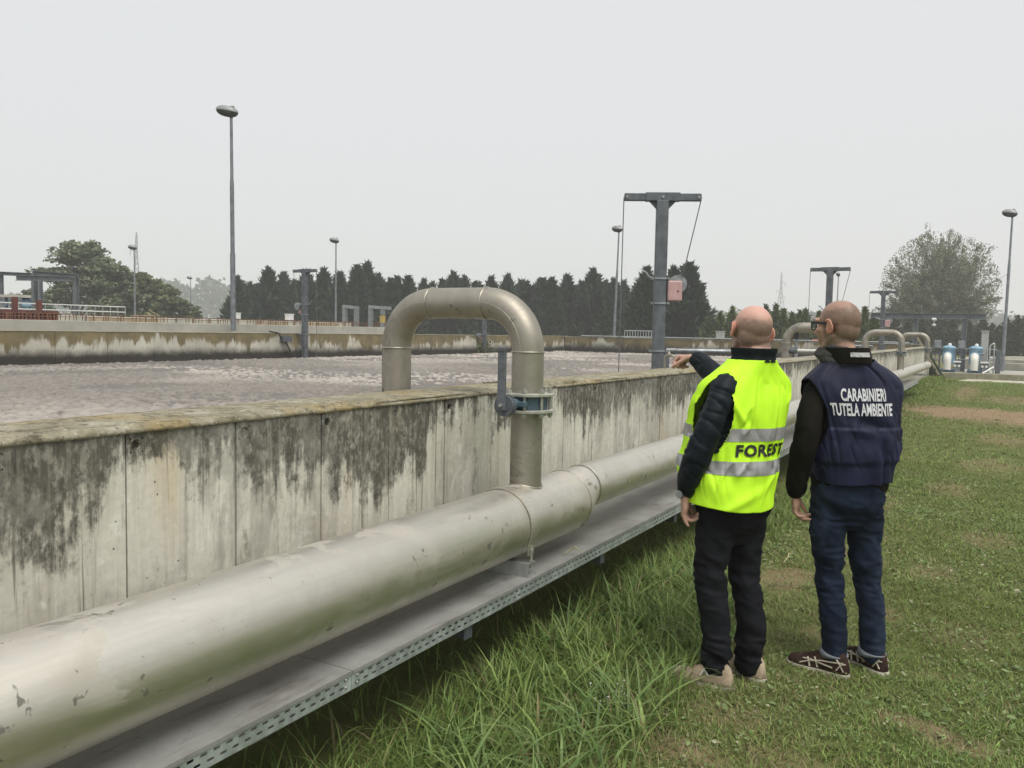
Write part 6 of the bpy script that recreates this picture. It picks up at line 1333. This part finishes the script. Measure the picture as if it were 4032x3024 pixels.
# ------------------------------------------------------------------ man in the navy vest
def man_navy():
    root = thing('person', 'man with glasses in a navy vest reading CARABINIERI, arms at his sides', 'person', (-.577, 4.182, -.012), None, rad(38))
    HC = Vector((-.078, .018, 1.662)); MH = Matrix.Translation(HC) @ Euler((rad(-5), rad(-1), rad(30))).to_matrix().to_4x4()
    sh_l, el_l, wr_l = (-.165, -.005, 1.400), (-.245, -.045, 1.135), (-.243, .040, .868); sh_r, el_r, wr_r = (.130, .01, 1.365), (.160, .12, 1.12), (.06, .245, 1.03)
    kn_l, an_l, kn_r, an_r = (-.070, .015, .485), (-.045, -.02, .10), (.120, .015, .485), (.150, -.02, .10)
    body = xf(head_parts(-.001), MH)
    body += [limb([HC+Vector((.004, -.018, -.04)), HC+Vector((.012, -.030, -.11)), (-.03, -.025, 1.47)], [.058, .057, .070], None, 20),
             ringstack([(.86, 0, .01, .155, .105, 2.3), (1.0, 0, .015, .160, .105, 2.3), (1.2, -.004, .005, .150, .10, 2.4), (1.34, -.008, -.005, .135, .085, 2.4), (1.46, -.02, -.015, .085, .065, 2)]),
             limb([sh_l, el_l, wr_l], [.036, .036, .026]), limb([sh_r, el_r, wr_r], [.036, .036, .026]), limb([(-.085, .01, .92), kn_l, an_l], [.080, .054, .040]), limb([(.085, .01, .92), kn_r, an_r], [.080, .054, .040])]
    for an, toe in ((an_l, (-.10, .035, .045)), (an_r, (.135, .06, .045))): body.append(limb([an, ((an[0]*.5+toe[0]*.5), (an[1]+toe[1])/2, .045), toe], [.034, .026, .018]))
    body += hand(wr_l, (.06, .05, -1), (.75, -.62, 0), (.6, .75, 0), (.70, .62, .60, .62), (.50, .85, .30, .5)); body += hand(wr_r, (-.85, .25, -.15), (0, -1, 0), (0, 0, 1), (.4, .45, .5, .5))
    me = union_mesh('body', body, .0045, 3, .5)
    skin_attr(me, MH, -.085, .085, .55); bo = mesh_obj('body', me, mat_skin('skin_tanned', (.45, .275, .20), (.100, .076, .055), .95, (.54, .315, .245)), root, True)
    Hd = lambda p: MH @ Vector(p)
    for s in (-1, 1):
        mb = MB(); mb.add(*ellipsoid(Hd((s*.031, .074, .012)), (.012, .012, .012), 12, 8), True); mb.build('eye', simple('eye_white', (.6, .58, .55), .3), bo)
    # glasses
    gl = NT('glasses_lens'); gl.done((.9, .95, 1), .05, 0); gl.b.inputs['Transmission Weight'].default_value = 1.0; gl.b.inputs['IOR'].default_value = 1.02
    gmb = MB()
    for s in (-1, 1):
        rim = [(s*.008, .106, .030), (s*.062, .098, .032), (s*.064, .097, .005), (s*.052, .101, -.006), (s*.018, .106, -.006), (s*.009, .107, .004)]
        gmb.tube([Hd(p) for p in rim], .0032, 6, closed=True); gmb.beam(Hd((s*.064, .097, .026)), Hd((s*.0835, .0, .016)), .0035, .011); gmb.beam(Hd((s*.0835, .002, .016)), Hd((s*.0850, -.030, -.014)), .0035, .008)
    gmb.beam(Hd((-.010, .106, .024)), Hd((.010, .106, .024)), .004, .005); gg = gmb.build('glasses', M_BLACK, root)
    for s in (-1, 1): mb = MB(); mb.add([Hd(p) for p in [(s*.009, .106, .029), (s*.061, .098, .031), (s*.063, .097, .005), (s*.052, .101, -.005), (s*.018, .106, -.005)]], [(0, 1, 2, 3, 4)]); mb.build('lens', gl.m, gg)
    M_JK = mat_cloth('dark_olive_jacket', (.0080, .0070, .0048), .85, .3, 9)
    jk = [ringstack([(.885, .005, .005, .178, .130, 2.4), (1.0, .005, .01, .185, .130, 2.4), (1.2, -.005, .005, .178, .122, 2.4), (1.34, -.008, -.005, .172, .105, 2.4), (1.42, -.018, -.015, .125, .085, 2.2), (1.475, -.030, -.018, .098, .084, 2), (1.52, -.045, -.014, .083, .084, 2), (1.555, -.052, -.012, .080, .082, 2)]),
          limb([(-.11, -.005, 1.41), sh_l, (-.222, -.035, 1.27), el_l, (-.254, -.005, 1.0), (-.246, .035, .885)], [.0473, .0546, .0601, .0619, .0564, .0482], None, 20, 8), limb([(.09, -.005, 1.39), sh_r, (.165, .05, 1.26), el_r, (.13, .18, 1.06), (.085, .232, 1.035)], [.05, .056, .060, .062, .058, .05], None, 20, 8)]
    me = union_mesh('jacket', jk, .007, 4, .5); displace(me, lambda x, y, z: .008*(vnoise(x*14, y*14, z*24, 13)-.5)-.007*ridge(vnoise(x*9+z*5, y*9, z*9+x*9, 14), 5)+.003*(vnoise(x*40, y*40, z*50, 14)-.5)); mesh_obj('jacket', me, M_JK, root, True)
    # jeans
    tr = [ringstack([(.70, .004, .004, .075, .055, 2.0), (.77, .002, .0, .135, .100, 2.1), (.85, .0, -.004, .168, .128, 2.3), (.93, .0, .005, .170, .128, 2.4), (1.0, .0, .01, .170, .122, 2.3)]),
          limb([(-.085, .01, .87), (-.090, .012, .70), kn_l, (-.060, -.02, .30), an_l], [(.094, .104), (.082, .091), (.067, .072), (.063, .068), (.059, .062)], (1, 0, 0), 22, 8), limb([(.085, .01, .87), (.100, .012, .70), kn_r, (.138, -.02, .30), an_r], [(.094, .104), (.082, .091), (.067, .072), (.062, .067), (.058, .061)], (1, 0, 0), 22, 8)]
    me = union_mesh('jeans', tr, .007, 12, .5); displace(me, lambda x, y, z: (.014*(vnoise(x*7, y*7, z*22+6*x, 15)-.5)+.011*(.5-np.abs(vnoise(x*14+z*11, y*14, z*32, 16)-.5)*2)-.004)*(.6+.9*seam_fold(z-.48, .15)+.7*seam_fold(z-.8, .07)))
    M_JN = mat_cloth('blue_denim', (.0095, .0160, .0320), .85, .35, 9, 500, None, .15, (.032, .048, .080)); jn = mesh_obj('jeans', me, M_JN, root, True)
    M_CUFF = mat_cloth('rolled_denim_cuff', (.17, .185, .205), .9, .2, 20)
    for an in (an_l, an_r):
        V, Fc = limb([(an[0], an[1], .088), (an[0], an[1]+.002, .103), (an[0]+.001, an[1], .116)], [(.063, .066), (.066, .069), (.061, .064)], (1, 0, 0), 26, 4, None, False); mb = MB(); mb.add(V, Fc, True); mb.build('cuff', M_CUFF, jn)
    # back pockets: thin patches following the seat
    # shoes with pale stripes
    M_SN = mat_cloth('dark_brown_suede', (.040, .022, .017), .85, .3, 20); M_STR = simple('pale_leather_stripe', (.46, .42, .33), .6, 0, .1, 10); M_TOE = mat_cloth('toe_leather', (.09, .07, .065), .6, .2, 15)
    for heel, toe, sg in (((-.022, -.085), (-.215, .135), 1), ((.178, -.075), (.100, .185), 1)):
        s_, pt = shoe(root, heel, toe, .292, .045, .096, M_SN, M_SOLE)
        for f in (lambda q: math.pi-q, lambda q: q):
            for pl, wd in (([(.06, .62), (.20, .50), (.40, .46), (.60, .50), (.74, .30)], .008), ([(.22, .22), (.40, .30), (.58, .62), (.70, .80)], .008), ([(.46, .10), (.49, .45), (.52, .8)], .007), ([(.58, .10), (.60, .5), (.63, .9)], .007), ([(.05, .15), (.11, .45), (.18, .8)], .008), ([(.03, .75), (.09, .45), (.16, .15)], .008)):
                mb = MB(); ribbon(mb, [pt(u, f(q), .003) for u, q in pl], wd); mb.build('stripe', M_STR, s_)
        mb = MB()
        for k in range(5): ribbon(mb, [pt(.50+.055*k, 1.15, .004), pt(.52+.055*k, 1.57, .006), pt(.50+.055*k, 1.99, .004)], .006)
        mb.build('lace', M_SN, s_)
    # vest: stiff shoulders, pocket panels
    back = -math.pi/2
    def wr(th, z):
        d = (th-back+math.pi) % (2*math.pi)-math.pi; x, y = np.cos(th), np.sin(th)
        w = .016*(vnoise(x*2.3+4, y*2.3+4, z*5.0, 18)-.5)+.009*(vnoise(x*6+4, y*6+4, z*14+x*4, 19)-.5)
        cal = (1-.85*seam_fold(z-1.318, .085)*seam_fold(d, .8))*smooth01(.94, 1.06, z)
        w = w*(.5+.5*cal)+cal*smooth01(1.46, 1.36, z)*(.008*ridge(vnoise(x*2.6+7+z*1.2, y*2.6+9, z*5-x*2.5, 43))-.006*ridge(vnoise(x*4.3+2, y*4.3+2-z*2, z*10+x*4, 44), 6))
        w = w+.009*smooth01(1.205, 1.185, z)*smooth01(1.02, 1.05, z)*(.45+.55*smooth01(.05, .12, np.abs(d-.12)))
        w = w+.020*seam_fold(d-.12-.45*(1.1-z), .085)*smooth01(1.22, 1.05, z)-.012*seam_fold(d-.30-.45*(1.1-z), .06)*smooth01(1.22, 1.05, z)
        w = w-.007*seam_fold(d-.42, .03)*smooth01(1.25, 1.35, z)+.006*seam_fold(d-.02, .02)*smooth01(1.30, 1.40, z)
        w = w+.008*np.sin(z*55+d*6)*seam_fold(z-1.20, .05)*seam_fold(d-.1, .5)+.012*seam_fold(np.abs(d)-1.5, .35)*smooth01(1.30, 1.40, z)
        return w+.014*seam_fold(z-1.10, .05)*seam_fold(d-1.25, .35)
    vs = Vest([(.935, .010, .0, .182, .146, 2.5), (1.02, .008, .0, .192, .150, 2.5), (1.15, .004, .0, .202, .150, 2.5), (1.28, -.004, .0, .214, .146, 2.5), (1.365, -.010, -.006, .226, .132, 2.5), (1.412, -.015, -.012, .214, .116, 2.4), (1.450, -.022, -.016, .170, .104, 2.3), (1.480, -.032, -.018, .126, .100, 2.1), (1.503, -.040, -.018, .108, .100, 2)],
              wr, .938, 1.50, [(math.pi+.05, 1.255, .62, .155), (0.0, 1.255, .45, .140)], lambda th: -.006*np.cos(th*3))
    t = NT('navy_vest_cloth'); v = t.obj(); t.done(t.mix(t.rng(t.noise(v, 7, 4), .3, .7), (.0040, .0056, .024), (.0078, .0108, .043)), .62, 0, t.bump(t.math('ADD', t.noise(v, 380, 2), t.math('MULTIPLY', t.noise(v, 16, 5, .6), 4.0)), .22, .004), spec=.35)
    vo = mesh_obj('vest', vs.mesh('vest'), t.m, root, True); so = vo.modifiers.new('thick', 'SOLIDIFY'); so.thickness = .004; so.offset = 0
    M_TXT = simple('white_print', (.62, .63, .66), .6, 0, .08, 30)
    vs.text('CARABINIERI', back-.04, 1.352, .058, .212, 'lettering', M_TXT, vo, .030, .0065, space=1.02); vs.text('TUTELA AMBIENTE', back-.06, 1.285, .058, .290, 'lettering', M_TXT, vo, .030, .0065, space=1.0)
    # scarf and collar tag
    sc = NT('plaid_scarf'); v = sc.obj(); sx, sy, sz = sc.sep(v)[:3]
    st = sc.math('MAXIMUM', sc.rng(sc.wave(sc.map(v, (1, 1, 1), (0, 0, 0), (0, 0, .5)), 34, 1.5, 'X'), .82, .92), sc.rng(sc.wave(v, 40, 1.5, 'Z'), .82, .92)); scm = sc.done(sc.mix(sc.math('MULTIPLY', st, .7), (.014, .014, .013), (.085, .083, .078)), .9, 0, sc.bump(sc.noise(v, 90, 4), .5, .006))
    C0 = Vector((-.056, .010, 1.524)); parts = []
    for k, (dz, r, tl, q) in enumerate(((-.022, .100, -.034, .022), (.000, .094, -.012, .019), (.018, .084, .004, .016))):
        parts.append(limb([C0+Vector((r*math.cos(a), r*1.02*math.sin(a), dz-tl*math.sin(a)*.55-.018*math.cos(a)+.006*math.sin(3*a+k))) for a in np.linspace(.2+k, 6.4+k, 26)], [q*(1+.15*math.sin(5*i+k)) for i in range(26)], None, 12, 2))
    me = union_mesh('scarf', parts, .0055, 3, .5); displace(me, lambda x, y, z: .008*(vnoise(x*40, y*40, z*70, 23)-.5)); mesh_obj('scarf', me, scm, root, True)
    cv = Vest([(1.45, -.040, -.018, .112, .110, 2), (1.505, -.046, -.020, .106, .116, 2), (1.568, -.052, -.018, .100, .112, 2)], lambda th, z: 0*th, 1.492, 1.566, [(math.pi/2+.25, 1.50, 1.1, .2)])
    co = mesh_obj('collar', cv.mesh('collar', 90, 14), M_JK, root, True); so = co.modifiers.new('thick', 'SOLIDIFY'); so.thickness = .006
    th = np.linspace(back-.42, back+.50, 24); zs = np.linspace(1.524, 1.544, 4); TH, ZZ = np.meshgrid(th, zs); V = cv.at(TH, ZZ, .006).reshape(-1, 3); i, j = np.meshgrid(np.arange(3), np.arange(23), indexing='ij')
    mt = NT('grey_tag'); v = mt.obj(); mtm = mt.done(mt.mix(mt.rng(mt.noise(v, 160, 2), .48, .56), (.52, .52, .52), (.30, .30, .30)), .5); mesh_obj('collar_tag', np_mesh('collar_tag', V, [np.stack([i*24+j, i*24+j+1, (i+1)*24+j+1, (i+1)*24+j], -1).reshape(-1, 4)]), mtm, co, True)
    return root
man_navy()
